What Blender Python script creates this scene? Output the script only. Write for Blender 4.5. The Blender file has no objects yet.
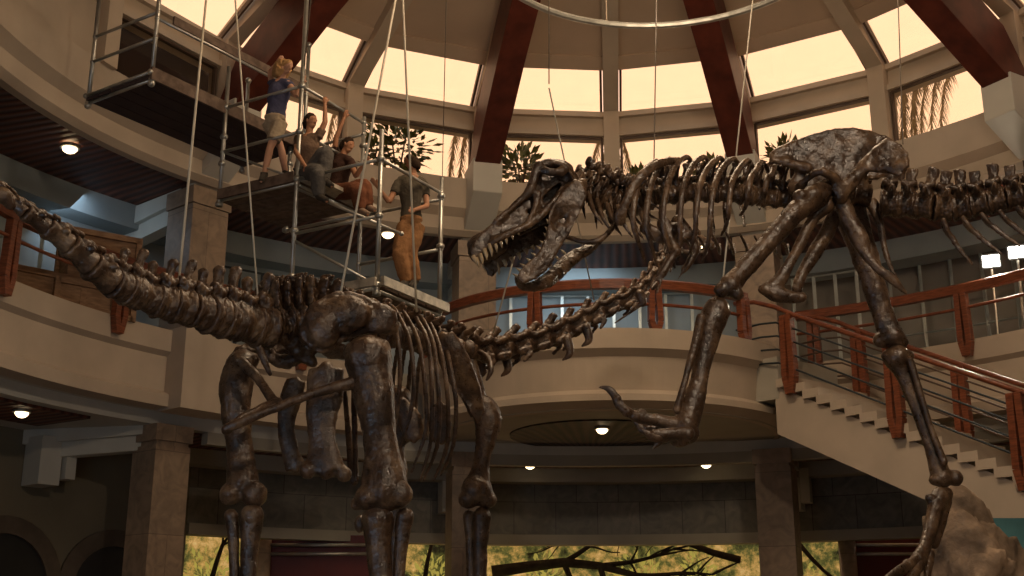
import bpy, bmesh, math, random
from mathutils import Vector, Matrix, noise
R = math.radians
rnd = random.Random(7)
scene = bpy.context.scene
COL = scene.collection
# ------------------------------------------------------------------ camera
CZ = 1.2; PITCH = R(16.3); FPX = 1200.0
cam = bpy.data.cameras.new('camera'); camo = bpy.data.objects.new('camera', cam)
COL.objects.link(camo); camo.location = (0, 0, CZ); camo.rotation_euler = (math.pi/2 + PITCH, 0, 0)
cam.sensor_width = 36; cam.lens = FPX/1024*36; cam.clip_end = 300
scene.camera = camo
CP, SP = math.cos(PITCH), math.sin(PITCH)
def P(px, py, Y):
    v = 288-py; f = FPX*CP - v*SP; u = FPX*SP + v*CP
    return Vector(((px-512)/f*Y, Y, CZ + u/f*Y))
def PZ(px, py, z):
    v = 288-py; f = FPX*CP - v*SP; u = FPX*SP + v*CP
    Y = (z-CZ)*f/u
    return P(px, py, Y)
def mpx(Y): return Y/FPX*1.04
VIEW = Vector((0, CP, SP))
# ------------------------------------------------------------------ materials
def newmat(name):
    m = bpy.data.materials.new(name); m.use_nodes = True
    nt = m.node_tree; return m, nt, nt.nodes['Principled BSDF']
def N(nt, t, **k):
    n = nt.nodes.new(t)
    for a, b in k.items(): setattr(n, a, b)
    return n
def ramp(nt, stops):
    n = nt.nodes.new('ShaderNodeValToRGB'); e = n.color_ramp.elements
    while len(e) < len(stops): e.new(0.5)
    for i, (p, c) in enumerate(stops):
        e[i].position = p; e[i].color = (*c, 1)
    return n
def mat(name, c, rough=.6, metal=0, var=.18, scale=3.0, bump=.15, bscale=40, spec=.4, emit=None, es=0, coat=0):
    m, nt, b = newmat(name)
    tc = N(nt, 'ShaderNodeTexCoord'); nz = N(nt, 'ShaderNodeTexNoise'); nz.inputs['Scale'].default_value = scale
    nz.inputs['Detail'].default_value = 6
    nt.links.new(tc.outputs['Object'], nz.inputs['Vector'])
    lo = tuple(max(0, x*(1-var)) for x in c); hi = tuple(min(1, x*(1+var)) for x in c)
    r = ramp(nt, [(.3, lo), (.7, hi)]); nt.links.new(nz.outputs[0], r.inputs[0])
    nt.links.new(r.outputs[0], b.inputs['Base Color'])
    b.inputs['Roughness'].default_value = rough; b.inputs['Metallic'].default_value = metal
    b.inputs['Specular IOR Level'].default_value = spec
    if coat: b.inputs['Coat Weight'].default_value = coat
    if bump:
        n2 = N(nt, 'ShaderNodeTexNoise'); n2.inputs['Scale'].default_value = bscale
        nt.links.new(tc.outputs['Object'], n2.inputs['Vector'])
        bp = N(nt, 'ShaderNodeBump'); bp.inputs['Strength'].default_value = bump; bp.inputs['Distance'].default_value = .02
        nt.links.new(n2.outputs[0], bp.inputs['Height']); nt.links.new(bp.outputs[0], b.inputs['Normal'])
    if emit:
        b.inputs['Emission Color'].default_value = (*emit, 1); b.inputs['Emission Strength'].default_value = es
    return m
def mat_bone(name, dark, mid, lite, rough=.30):
    m, nt, b = newmat(name)
    g = N(nt, 'ShaderNodeNewGeometry'); tc = N(nt, 'ShaderNodeTexCoord')
    n1 = N(nt, 'ShaderNodeTexNoise'); n1.inputs['Scale'].default_value = 5; n1.inputs['Detail'].default_value = 9; n1.inputs['Roughness'].default_value = .65
    nt.links.new(g.outputs['Position'], n1.inputs['Vector'])
    r = ramp(nt, [(.34, dark), (.5, mid), (.68, lite)]); nt.links.new(n1.outputs[0], r.inputs[0])
    pr = ramp(nt, [(.44, (.25, .25, .25)), (.56, (1.35, 1.3, 1.25))]); nt.links.new(g.outputs['Pointiness'], pr.inputs[0])  # pointiness puts crease shade and ridge brightness into the bone colour
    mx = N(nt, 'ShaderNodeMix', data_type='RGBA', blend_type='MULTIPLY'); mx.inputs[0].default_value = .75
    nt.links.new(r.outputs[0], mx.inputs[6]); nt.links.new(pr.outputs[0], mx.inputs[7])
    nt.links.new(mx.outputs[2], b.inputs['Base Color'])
    n2 = N(nt, 'ShaderNodeTexNoise'); n2.inputs['Scale'].default_value = 28; n2.inputs['Detail'].default_value = 8
    nt.links.new(g.outputs['Position'], n2.inputs['Vector'])
    rr = ramp(nt, [(.3, (rough-.1,)*3), (.75, (rough+.25,)*3)]); nt.links.new(n2.outputs[0], rr.inputs[0]); nt.links.new(rr.outputs[0], b.inputs['Roughness'])
    bp = N(nt, 'ShaderNodeBump'); bp.inputs['Strength'].default_value = .55; bp.inputs['Distance'].default_value = .02
    nt.links.new(n2.outputs[0], bp.inputs['Height']); nt.links.new(bp.outputs[0], b.inputs['Normal'])
    b.inputs['Specular IOR Level'].default_value = .7
    return m
def mat_wood(name, a, c, scale=(2, 2, 14), rough=.4, spec=.4):
    m, nt, b = newmat(name)
    tc = N(nt, 'ShaderNodeTexCoord'); mp = N(nt, 'ShaderNodeMapping'); mp.inputs['Scale'].default_value = scale
    nt.links.new(tc.outputs['Object'], mp.inputs[0])
    n1 = N(nt, 'ShaderNodeTexNoise'); n1.inputs['Scale'].default_value = 2.5; n1.inputs['Detail'].default_value = 8
    nt.links.new(mp.outputs[0], n1.inputs['Vector'])
    r = ramp(nt, [(.35, a), (.65, c)]); nt.links.new(n1.outputs[0], r.inputs[0]); nt.links.new(r.outputs[0], b.inputs['Base Color'])
    b.inputs['Roughness'].default_value = rough; b.inputs['Specular IOR Level'].default_value = spec
    bp = N(nt, 'ShaderNodeBump'); bp.inputs['Strength'].default_value = .12
    nt.links.new(n1.outputs[0], bp.inputs['Height']); nt.links.new(bp.outputs[0], b.inputs['Normal'])
    return m
def mat_slats(name, a, c, n=300):
    # slats that run out from the object's origin like spokes
    m, nt, b = newmat(name)
    tc = N(nt, 'ShaderNodeTexCoord'); sx = N(nt, 'ShaderNodeSeparateXYZ'); nt.links.new(tc.outputs['Object'], sx.inputs[0])
    at = N(nt, 'ShaderNodeMath', operation='ARCTAN2'); nt.links.new(sx.outputs[0], at.inputs[0]); nt.links.new(sx.outputs[1], at.inputs[1])
    mu = N(nt, 'ShaderNodeMath', operation='MULTIPLY'); mu.inputs[1].default_value = n; nt.links.new(at.outputs[0], mu.inputs[0])
    si = N(nt, 'ShaderNodeMath', operation='SINE'); nt.links.new(mu.outputs[0], si.inputs[0])
    nz = N(nt, 'ShaderNodeTexNoise'); nz.inputs['Scale'].default_value = 1.5; nt.links.new(tc.outputs['Object'], nz.inputs['Vector'])
    ad = N(nt, 'ShaderNodeMath', operation='MULTIPLY_ADD'); ad.inputs[1].default_value = .3; nt.links.new(si.outputs[0], ad.inputs[0]); nt.links.new(nz.outputs[0], ad.inputs[2])
    r = ramp(nt, [(.25, a), (.8, c)]); nt.links.new(ad.outputs[0], r.inputs[0]); nt.links.new(r.outputs[0], b.inputs['Base Color'])
    b.inputs['Roughness'].default_value = .6
    bp = N(nt, 'ShaderNodeBump'); bp.inputs['Strength'].default_value = .4; bp.inputs['Distance'].default_value = .03
    nt.links.new(si.outputs[0], bp.inputs['Height']); nt.links.new(bp.outputs[0], b.inputs['Normal'])
    return m
def mat_tile(name, a, c, mortar, w=.9, h=.55, cyl=False, rough=.5):
    m, nt, b = newmat(name)
    tc = N(nt, 'ShaderNodeTexCoord'); sx = N(nt, 'ShaderNodeSeparateXYZ'); nt.links.new(tc.outputs['Object'], sx.inputs[0])
    cb = N(nt, 'ShaderNodeCombineXYZ')
    if cyl:
        at = N(nt, 'ShaderNodeMath', operation='ARCTAN2'); nt.links.new(sx.outputs[0], at.inputs[0]); nt.links.new(sx.outputs[1], at.inputs[1])
        mu = N(nt, 'ShaderNodeMath', operation='MULTIPLY'); mu.inputs[1].default_value = 12.5; nt.links.new(at.outputs[0], mu.inputs[0]); src = mu
    else:
        src = N(nt, 'ShaderNodeMath', operation='ADD'); nt.links.new(sx.outputs[0], src.inputs[0]); nt.links.new(sx.outputs[1], src.inputs[1])
    nt.links.new(src.outputs[0], cb.inputs[0]); nt.links.new(sx.outputs[2], cb.inputs[1])
    br = N(nt, 'ShaderNodeTexBrick'); br.inputs['Scale'].default_value = 1; br.inputs['Brick Width'].default_value = w; br.inputs['Row Height'].default_value = h
    br.inputs['Mortar Size'].default_value = .008; br.inputs['Color1'].default_value = (*a, 1); br.inputs['Color2'].default_value = (*c, 1); br.inputs['Mortar'].default_value = (*mortar, 1)
    nt.links.new(cb.outputs[0], br.inputs['Vector'])
    nz = N(nt, 'ShaderNodeTexNoise'); nz.inputs['Scale'].default_value = 3; nz.inputs['Detail'].default_value = 8; nz.inputs['Distortion'].default_value = 1.5
    nt.links.new(tc.outputs['Object'], nz.inputs['Vector'])
    r = ramp(nt, [(.3, (.6, .6, .6)), (.7, (1.25, 1.2, 1.15))]); nt.links.new(nz.outputs[0], r.inputs[0])
    mx = N(nt, 'ShaderNodeMix', data_type='RGBA', blend_type='MULTIPLY'); mx.inputs[0].default_value = .8
    nt.links.new(br.outputs['Color'], mx.inputs[6]); nt.links.new(r.outputs[0], mx.inputs[7]); nt.links.new(mx.outputs[2], b.inputs['Base Color'])
    b.inputs['Roughness'].default_value = rough
    return m
def mat_glass(name, tint=(1, .96, .88)):
    m = bpy.data.materials.new(name); m.use_nodes = True; nt = m.node_tree; nt.nodes.clear()
    o = N(nt, 'ShaderNodeOutputMaterial'); t = N(nt, 'ShaderNodeBsdfTransparent'); g = N(nt, 'ShaderNodeBsdfGlossy'); x = N(nt, 'ShaderNodeMixShader')
    t.inputs[0].default_value = (*tint, 1); g.inputs['Roughness'].default_value = .05; x.inputs[0].default_value = .06
    nz = N(nt, 'ShaderNodeTexNoise'); nz.inputs['Scale'].default_value = 2; tc = N(nt, 'ShaderNodeTexCoord'); nt.links.new(tc.outputs['Object'], nz.inputs['Vector'])
    r = ramp(nt, [(.3, tuple(q*.985 for q in tint)), (.7, tint)]); nt.links.new(nz.outputs[0], r.inputs[0]); nt.links.new(r.outputs[0], t.inputs[0])
    nt.links.new(t.outputs[0], x.inputs[1]); nt.links.new(g.outputs[0], x.inputs[2]); nt.links.new(x.outputs[0], o.inputs[0])
    return m
M = {}
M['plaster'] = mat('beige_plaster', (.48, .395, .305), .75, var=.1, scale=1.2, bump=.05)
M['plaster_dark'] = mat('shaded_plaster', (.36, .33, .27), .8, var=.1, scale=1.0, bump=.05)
M['white'] = mat('off_white_paint', (.55, .53, .47), .7, var=.06, scale=1.5, bump=.03)
M['dome'] = mat('dome_lining', (.55, .41, .29), .85, var=.08, scale=.8, bump=.03)
M['rib'] = mat('pale_rib_paint', (.52, .42, .31), .7, var=.08, scale=1.5, bump=.03)
M['frame'] = mat('window_frame_bronze', (.10, .065, .045), .5, var=.1)
M['redwood'] = mat_wood('red_stained_wood', (.12, .034, .015), (.25, .075, .033), rough=.34)
M['beamred'] = mat_wood('dark_red_beam', (.07, .014, .008), (.12, .026, .014), (1.2, 1.2, 1.2), rough=.5, spec=.3)
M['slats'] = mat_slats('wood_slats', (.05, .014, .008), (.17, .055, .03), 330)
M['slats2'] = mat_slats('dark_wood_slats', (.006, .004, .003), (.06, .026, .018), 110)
M['column'] = mat_tile('stone_tile_brown', (.33, .24, .17), (.29, .22, .16), (.19, .14, .10), 2.4, 1.5)
M['walltile'] = mat_tile('stone_tile_grey', (.23, .215, .18), (.17, .16, .135), (.06, .055, .045), .95, .85, cyl=True)
M['wallgreen'] = mat('olive_plaster_wall', (.17, .145, .10), .85, var=.12, scale=.8, bump=.08, bscale=15)
M['bluewall'] = mat('blue_grey_wall', (.30, .34, .35), .75, var=.15, scale=.7, bump=.04)
M['greywall'] = mat('unfinished_grey_wall', (.25, .23, .20), .8, var=.2, scale=.8, bump=.08)
M['steel'] = mat('galvanised_steel', (.42, .41, .37), .38, .8, var=.2, scale=5, bump=.05)
M['stud'] = mat('stud_steel', (.50, .55, .54), .35, .75, var=.15, scale=3, bump=.03)
M['stud_dark'] = mat('dark_stud_steel', (.05, .06, .065), .5, .5, var=.2, scale=3, bump=.03)
M['deck'] = mat_wood('scaffold_plank', (.08, .05, .035), (.16, .11, .08), (3, 3, 3), rough=.8)
M['alu'] = mat('scuffed_aluminium_plank', (.42, .38, .31), .5, .4, var=.45, scale=7, bump=.1)
M['rope'] = mat('pale_cable', (.62, .55, .42), .6, var=.1)
M['rope_dark'] = mat('thin_dark_cable', (.22, .17, .12), .6, var=.1)
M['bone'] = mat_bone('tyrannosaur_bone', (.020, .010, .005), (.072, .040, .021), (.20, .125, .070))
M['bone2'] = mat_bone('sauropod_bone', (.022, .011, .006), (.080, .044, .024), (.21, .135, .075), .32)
M['tooth'] = mat('pale_tooth', (.42, .30, .17), .3, var=.2, scale=20, spec=.6)
M['rock'] = mat('sandstone_rock', (.27, .19, .125), .92, var=.6, scale=3.5, bump=1.0, bscale=14)
M['crate'] = mat_wood('crate_wood', (.20, .11, .055), (.34, .20, .11), (2, 2, 9), rough=.7)
M['maroon'] = mat('maroon_panel', (.12, .018, .012), .45, var=.2, scale=1)
M['archstone'] = mat('dark_arch_stone', (.10, .075, .055), .8, var=.25)
M['floor'] = mat_tile('floor_stone', (.2, .16, .12), (.17, .13, .10), (.08, .06, .05), 1, 1)
M['glass'] = mat_glass('clear_glass')
M['bluepaint'] = mat('blue_green_panel', (.10, .26, .27), .5)
M['lampglow'] = mat('lit_lamp_lens', (1, .9, .7), .5, var=0, bump=0, emit=(1, .74, .42), es=5)
M['flood'] = mat('lit_floodlight_lens', (1, .95, .85), .5, var=0, bump=0, emit=(1, .93, .80), es=22)
M['black'] = mat('black_metal_and_shade', (.02, .02, .02), .5, var=.1)
M['leaf'] = mat('leaf_green', (.09, .11, .03), .5, var=.5, scale=6)
M['leafy'] = mat('sun_glow_leaf', (.25, .25, .06), .5, var=.5, scale=4, emit=(.6, .48, .10), es=.5)  # leaves glow by themselves in place of sunlight
M['frond'] = mat('dry_frond', (.30, .22, .11), .7, var=.3, scale=6)
M['bark'] = mat('dark_bark', (.05, .04, .03), .9, var=.4, scale=6, bump=.5)
# ------------------------------------------------------------------ mesh helpers
def tag(o, label=None, cat=None, group=None, kind=None):
    if label: o['label'] = label
    if cat: o['category'] = cat
    if group: o['group'] = group
    if kind: o['kind'] = kind
    return o
def empty(name, loc, label, cat, group=None, kind=None):
    o = bpy.data.objects.new(name, None); COL.objects.link(o); o.location = loc; o.empty_display_size = .2
    return tag(o, label, cat, group, kind)
def link(name, bm, m, parent=None, smooth=False, origin=None, bevel=0):
    bmesh.ops.recalc_face_normals(bm, faces=bm.faces[:])
    me = bpy.data.meshes.new(name)
    if origin is None:
        if parent is not None: org = WL(parent)
        elif len(bm.verts):
            xs = [v.co for v in bm.verts]
            org = Vector((sum(v.x for v in xs)/len(xs), sum(v.y for v in xs)/len(xs), min(v.z for v in xs)))
        else: org = Vector()
    else: org = Vector(origin)
    bmesh.ops.translate(bm, verts=bm.verts[:], vec=-org)
    bm.to_mesh(me); bm.free(); me.materials.append(m)
    if smooth:
        for p in me.polygons: p.use_smooth = True
    o = bpy.data.objects.new(name, me); COL.objects.link(o)
    if parent is not None:
        o.parent = parent; o.location = org - WL(parent)
    else: o.location = org
    if bevel:
        b = o.modifiers.new('bevel', 'BEVEL'); b.width = bevel; b.segments = 2; b.limit_method = 'ANGLE'
    return o
def WL(o):
    v = Vector(o.location)
    while o.parent is not None: o = o.parent; v = v + Vector(o.location)
    return v
def struct(name, bm, m, **k):
    o = link(name, bm, m, **k); o['kind'] = 'structure'; return o
def frame_from(t, ref):
    t = t.normalized(); n = t.cross(ref)
    if n.length < 1e-4: n = t.cross(Vector((.3, .9, .2)))
    n.normalize(); b = n.cross(t).normalized(); return n, b
def tube(bm, pts, rad, seg=10, ref=None, cap=True, closed=False):
    """rad: per point number or (across, deep)."""
    pts = [Vector(p) for p in pts]; n = len(pts); rings = []
    for i, p in enumerate(pts):
        if closed: t = pts[(i+1) % n]-pts[i-1]
        else: t = pts[min(i+1, n-1)]-pts[max(i-1, 0)]
        if t.length < 1e-7: t = Vector((0, 0, 1))
        nn, bb = frame_from(t, ref if ref is not None else (Vector((0, 0, 1)) if abs(t.normalized().z) < .9 else Vector((0, 1, 0))))
        r = rad[i] if isinstance(rad, (list,)) else rad
        a, b = (r if isinstance(r, tuple) else (r, r))
        rings.append([bm.verts.new(p + nn*a*math.cos(2*math.pi*k/seg) + bb*b*math.sin(2*math.pi*k/seg)) for k in range(seg)])
    m = n if closed else n-1
    for i in range(m):
        A, B = rings[i], rings[(i+1) % n]
        for k in range(seg): bm.faces.new((A[k], A[(k+1) % seg], B[(k+1) % seg], B[k]))
    if cap and not closed:
        bm.faces.new(rings[0][::-1]); bm.faces.new(rings[-1])
def smooth_path(pts, sub=4):
    """catmull-rom on tuples of equal length"""
    out = []; n = len(pts)
    if n < 3: return [tuple(p) for p in pts]
    for i in range(n-1):
        p0 = pts[max(i-1, 0)]; p1 = pts[i]; p2 = pts[i+1]; p3 = pts[min(i+2, n-1)]
        for s in range(sub):
            t = s/sub
            out.append(tuple(.5*((2*b)+(-a+c)*t+(2*a-5*b+4*c-d)*t*t+(-a+3*b-3*c+d)*t**3) for a, b, c, d in zip(p0, p1, p2, p3)))
    out.append(tuple(pts[-1])); return out
def ell(bm, c, r, rot=None, u=12, v=8):
    mtx = Matrix.Translation(Vector(c)) @ (rot.to_4x4() if rot is not None else Matrix()) @ Matrix.Diagonal((*([r]*3 if not isinstance(r, tuple) else r), 1))
    bmesh.ops.create_uvsphere(bm, u_segments=u, v_segments=v, radius=1, matrix=mtx)
def box(bm, c, s, rz=0, rot=None):
    mtx = Matrix.Translation(Vector(c)) @ (rot.to_4x4() if rot is not None else Matrix.Rotation(rz, 4, 'Z')) @ Matrix.Diagonal((*s, 1))
    bmesh.ops.create_cube(bm, size=1, matrix=mtx)
def bar(bm, p0, p1, w, h, up=Vector((0, 0, 1))):
    """rectangular bar: w across, h along up"""
    p0, p1 = Vector(p0), Vector(p1); t = (p1-p0).normalized(); n = t.cross(up)
    if n.length < 1e-4: n = t.cross(Vector((0, 1, 0)))
    n.normalize(); b = n.cross(t)
    A = [[bm.verts.new(p + n*x*w/2 + b*y*h/2) for x, y in ((-1, -1), (1, -1), (1, 1), (-1, 1))] for p in (p0, p1)]
    for k in range(4): bm.faces.new((A[0][k], A[0][(k+1) % 4], A[1][(k+1) % 4], A[1][k]))
    bm.faces.new(A[0][::-1]); bm.faces.new(A[1])
def hexa(bm, q):
    """8 points: bottom 4, top 4"""
    v = [bm.verts.new(Vector(p)) for p in q]
    for f in ((3, 2, 1, 0), (4, 5, 6, 7), (0, 1, 5, 4), (1, 2, 6, 5), (2, 3, 7, 6), (3, 0, 4, 7)): bm.faces.new([v[i] for i in f])
XC, YC = 1.5, 15.4; T0 = 4.4
CEN = (XC, YC)
def pol(r, th, z, c=CEN):
    a = R(th); return Vector((c[0]+r*math.sin(a), c[1]+r*math.cos(a), z))
def sweep(bm, prof, th0, th1, n, c=CEN, full=False):
    """closed profile [(r,z)] swept round c"""
    rings = []
    cnt = n if full else n+1
    for i in range(cnt):
        th = th0+(th1-th0)*i/n
        rings.append([bm.verts.new(pol(r, th, z, c)) for r, z in prof])
    k = len(prof)
    for i in range(n):
        A, B = rings[i], rings[(i+1) % cnt]
        for j in range(k): bm.faces.new((A[j], A[(j+1) % k], B[(j+1) % k], B[j]))
    if not full: bm.faces.new(rings[0]); bm.faces.new(rings[-1][::-1])
def BM(): return bmesh.new()
def organic(name, bm, m, parent, voxel=.02, amp=.01, nscale=6.0, smooth=2, origin=None, decimate=None):
    """fuse overlapping pieces into one skin, roughen it a little"""
    bmesh.ops.recalc_face_normals(bm, faces=bm.faces[:])
    me = bpy.data.meshes.new(name); bm.to_mesh(me); bm.free()
    o = bpy.data.objects.new(name, me); COL.objects.link(o)
    md = o.modifiers.new('r', 'REMESH'); md.mode = 'VOXEL'; md.voxel_size = voxel
    if smooth:
        sm = o.modifiers.new('s', 'SMOOTH'); sm.iterations = smooth; sm.factor = .6
    dg = bpy.context.evaluated_depsgraph_get(); dg.update()
    ev = o.evaluated_get(dg); nm = bpy.data.meshes.new_from_object(ev)
    o.modifiers.clear(); o.data = nm; bpy.data.meshes.remove(me)
    if amp:
        vs = nm.vertices; nrm = [v.normal.copy() for v in vs]
        for v, q in zip(vs, nrm):
            c = v.co*nscale
            v.co += q*amp*(noise.noise(c) + .5*noise.noise(c*2.7+Vector((5, 3, 1))) + .25*noise.noise(c*6))
    org = WL(parent) if (origin is None and parent is not None) else Vector(origin or (0, 0, 0))
    nm.transform(Matrix.Translation(-org)); nm.materials.clear(); nm.materials.append(m)
    for p in nm.polygons: p.use_smooth = True
    if parent is not None: o.parent = parent; o.location = org-WL(parent)
    else: o.location = org
    return o
# ================================================================== SETTING
RO = dict(origin=(XC, YC, 0))
b = BM(); box(b, (XC, 12, -.1), (34, 36, .2)); struct('floor', b, M['floor'])
# unseen walls added round the hall to keep the outdoor light out
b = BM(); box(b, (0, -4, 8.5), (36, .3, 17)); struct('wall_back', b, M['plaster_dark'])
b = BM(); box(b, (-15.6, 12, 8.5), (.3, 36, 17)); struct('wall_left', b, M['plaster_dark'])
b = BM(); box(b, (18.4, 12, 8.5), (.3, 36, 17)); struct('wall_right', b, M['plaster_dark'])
# ground storey curved wall
RW = 12.8
b = BM(); sweep(b, [(RW, 3.5), (RW+.3, 3.5), (RW+.3, 5.2), (RW, 5.2)], -40, 120, 60); struct('wall_far', b, M['walltile'], **RO)
b = BM(); sweep(b, [(RW-.12, 3.27), (RW+.3, 3.27), (RW+.3, 3.5), (RW-.12, 3.5)], -40, 120, 60); struct('trim_1', b, M['plaster_dark'], **RO)
b = BM(); sweep(b, [(RW, 0), (RW+.3, 0), (RW+.3, 5.2), (RW, 5.2)], -125, -40, 30); struct('wall_near_left', b, M['wallgreen'], **RO)
b = BM(); sweep(b, [(RW, 0), (RW+.3, 0), (RW+.3, 3.27), (RW, 3.27)], 46, 120, 30); struct('wall_near_right', b, M['walltile'], **RO)
b = BM(); sweep(b, [(RW, 0), (RW+.3, 0), (RW+.3, .5), (RW, .5)], -40, 46, 30); struct('baseboard_far', b, M['walltile'], **RO)
# stepped underside of the gallery
b = BM(); sweep(b, [(10.05, 5.22), (10.3, 5.22), (10.3, 4.98), (RW, 4.98), (RW, 5.3), (10.05, 5.3)], -120, 120, 80); struct('ceiling_gallery', b, M['white'], **RO)
for th0, th1 in ((-50, -22), (-14, 14), (22, 50), (-92, -58), (58, 92)):
    b = BM(); sweep(b, [(10.55, 4.93), (12.0, 4.93), (12.0, 4.985), (10.55, 4.985)], th0, th1, 14)
    struct('ceiling_slat_panel', b, M['slats'], **RO)
b = BM(); sweep(b, [(12.05, 4.62), (12.5, 4.62), (12.5, 4.98), (12.05, 4.98)], -45, 60, 40); struct('trim_2', b, M['plaster_dark'], **RO)
b = BM(); sweep(b, [(10.3, 4.75), (10.52, 4.75), (10.52, 4.98), (10.3, 4.98)], -45, 60, 40); struct('trim_3', b, M['plaster_dark'], **RO)
# first floor slab and its parapet faces
SL = [(10.05, 5.3), (13.2, 5.3), (13.2, 6.55), (10.05, 6.55)]
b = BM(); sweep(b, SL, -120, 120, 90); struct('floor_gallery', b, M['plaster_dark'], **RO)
PR = [(9.72, 6.62), (9.72, 6.22), (9.83, 6.14), (9.83, 5.5), (9.67, 5.42), (9.67, 5.2), (10.1, 5.2), (10.1, 6.62)]
b = BM(); sweep(b, PR, -120, -23, 50); struct('wall_gallery_left', b, M['plaster'], **RO)
b = BM(); sweep(b, PR, 23.5, 120, 50); struct('wall_gallery_right', b, M['plaster'], **RO)
BC = (1.95, 25.1)
PB = [(4.0, 6.62), (4.0, 6.25), (3.86, 6.12), (3.80, 5.52), (3.95, 5.42), (3.95, 5.3), (3.5, 5.18), (3.5, 6.62)]
b = BM(); sweep(b, PB, 88, 272, 60, BC); struct('wall_gallery_bulge', b, M['plaster'], origin=(*BC, 0))
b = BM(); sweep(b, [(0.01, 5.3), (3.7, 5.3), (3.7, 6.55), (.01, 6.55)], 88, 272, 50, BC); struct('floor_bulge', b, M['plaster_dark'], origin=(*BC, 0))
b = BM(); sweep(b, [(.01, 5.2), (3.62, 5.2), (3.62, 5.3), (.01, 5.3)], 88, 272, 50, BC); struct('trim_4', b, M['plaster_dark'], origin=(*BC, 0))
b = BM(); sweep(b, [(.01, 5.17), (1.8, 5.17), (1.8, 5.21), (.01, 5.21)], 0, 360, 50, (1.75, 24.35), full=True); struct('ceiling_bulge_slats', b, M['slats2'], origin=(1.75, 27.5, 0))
# first floor outer wall
b = BM(); sweep(b, [(12.3, 6.55), (12.6, 6.55), (12.6, 9.7), (12.3, 9.7)], -120, 22, 70); struct('wall_upper_left', b, M['bluewall'], **RO)
b = BM(); sweep(b, [(12.9, 6.55), (13.2, 6.55), (13.2, 9.7), (12.9, 9.7)], 22, 120, 50); struct('wall_upper_right', b, M['greywall'], **RO)
# soffit of the upper ring
b = BM(); sweep(b, [(9.7, 9.62), (13.6, 9.62), (13.6, 10.75), (9.7, 10.75)], 0, 360, 100, full=True); struct('ceiling_upper_ring', b, M['slats'], **RO)
b = BM(); sweep(b, [(11.75, 9.12), (12.45, 9.12), (12.45, 9.62), (11.75, 9.62)], -120, 120, 90); struct('trim_5', b, M['bluewall'], **RO)
FR = [(9.25, 10.78), (9.25, 10.1), (9.45, 9.95), (9.45, 9.66), (9.58, 9.56), (9.75, 9.56), (9.75, 9.65), (9.95, 9.65), (9.95, 10.78)]
b = BM(); sweep(b, FR, 0, 360, 120, full=True); struct('wall_ring_beam', b, M['plaster'], **RO)
b = BM(); sweep(b, [(9.94, 10.74), (20, 10.74), (20, 10.8), (9.94, 10.8)], 0, 360, 60, full=True); struct('ceiling_outer_roof', b, M['plaster_dark'], **RO)

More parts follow.
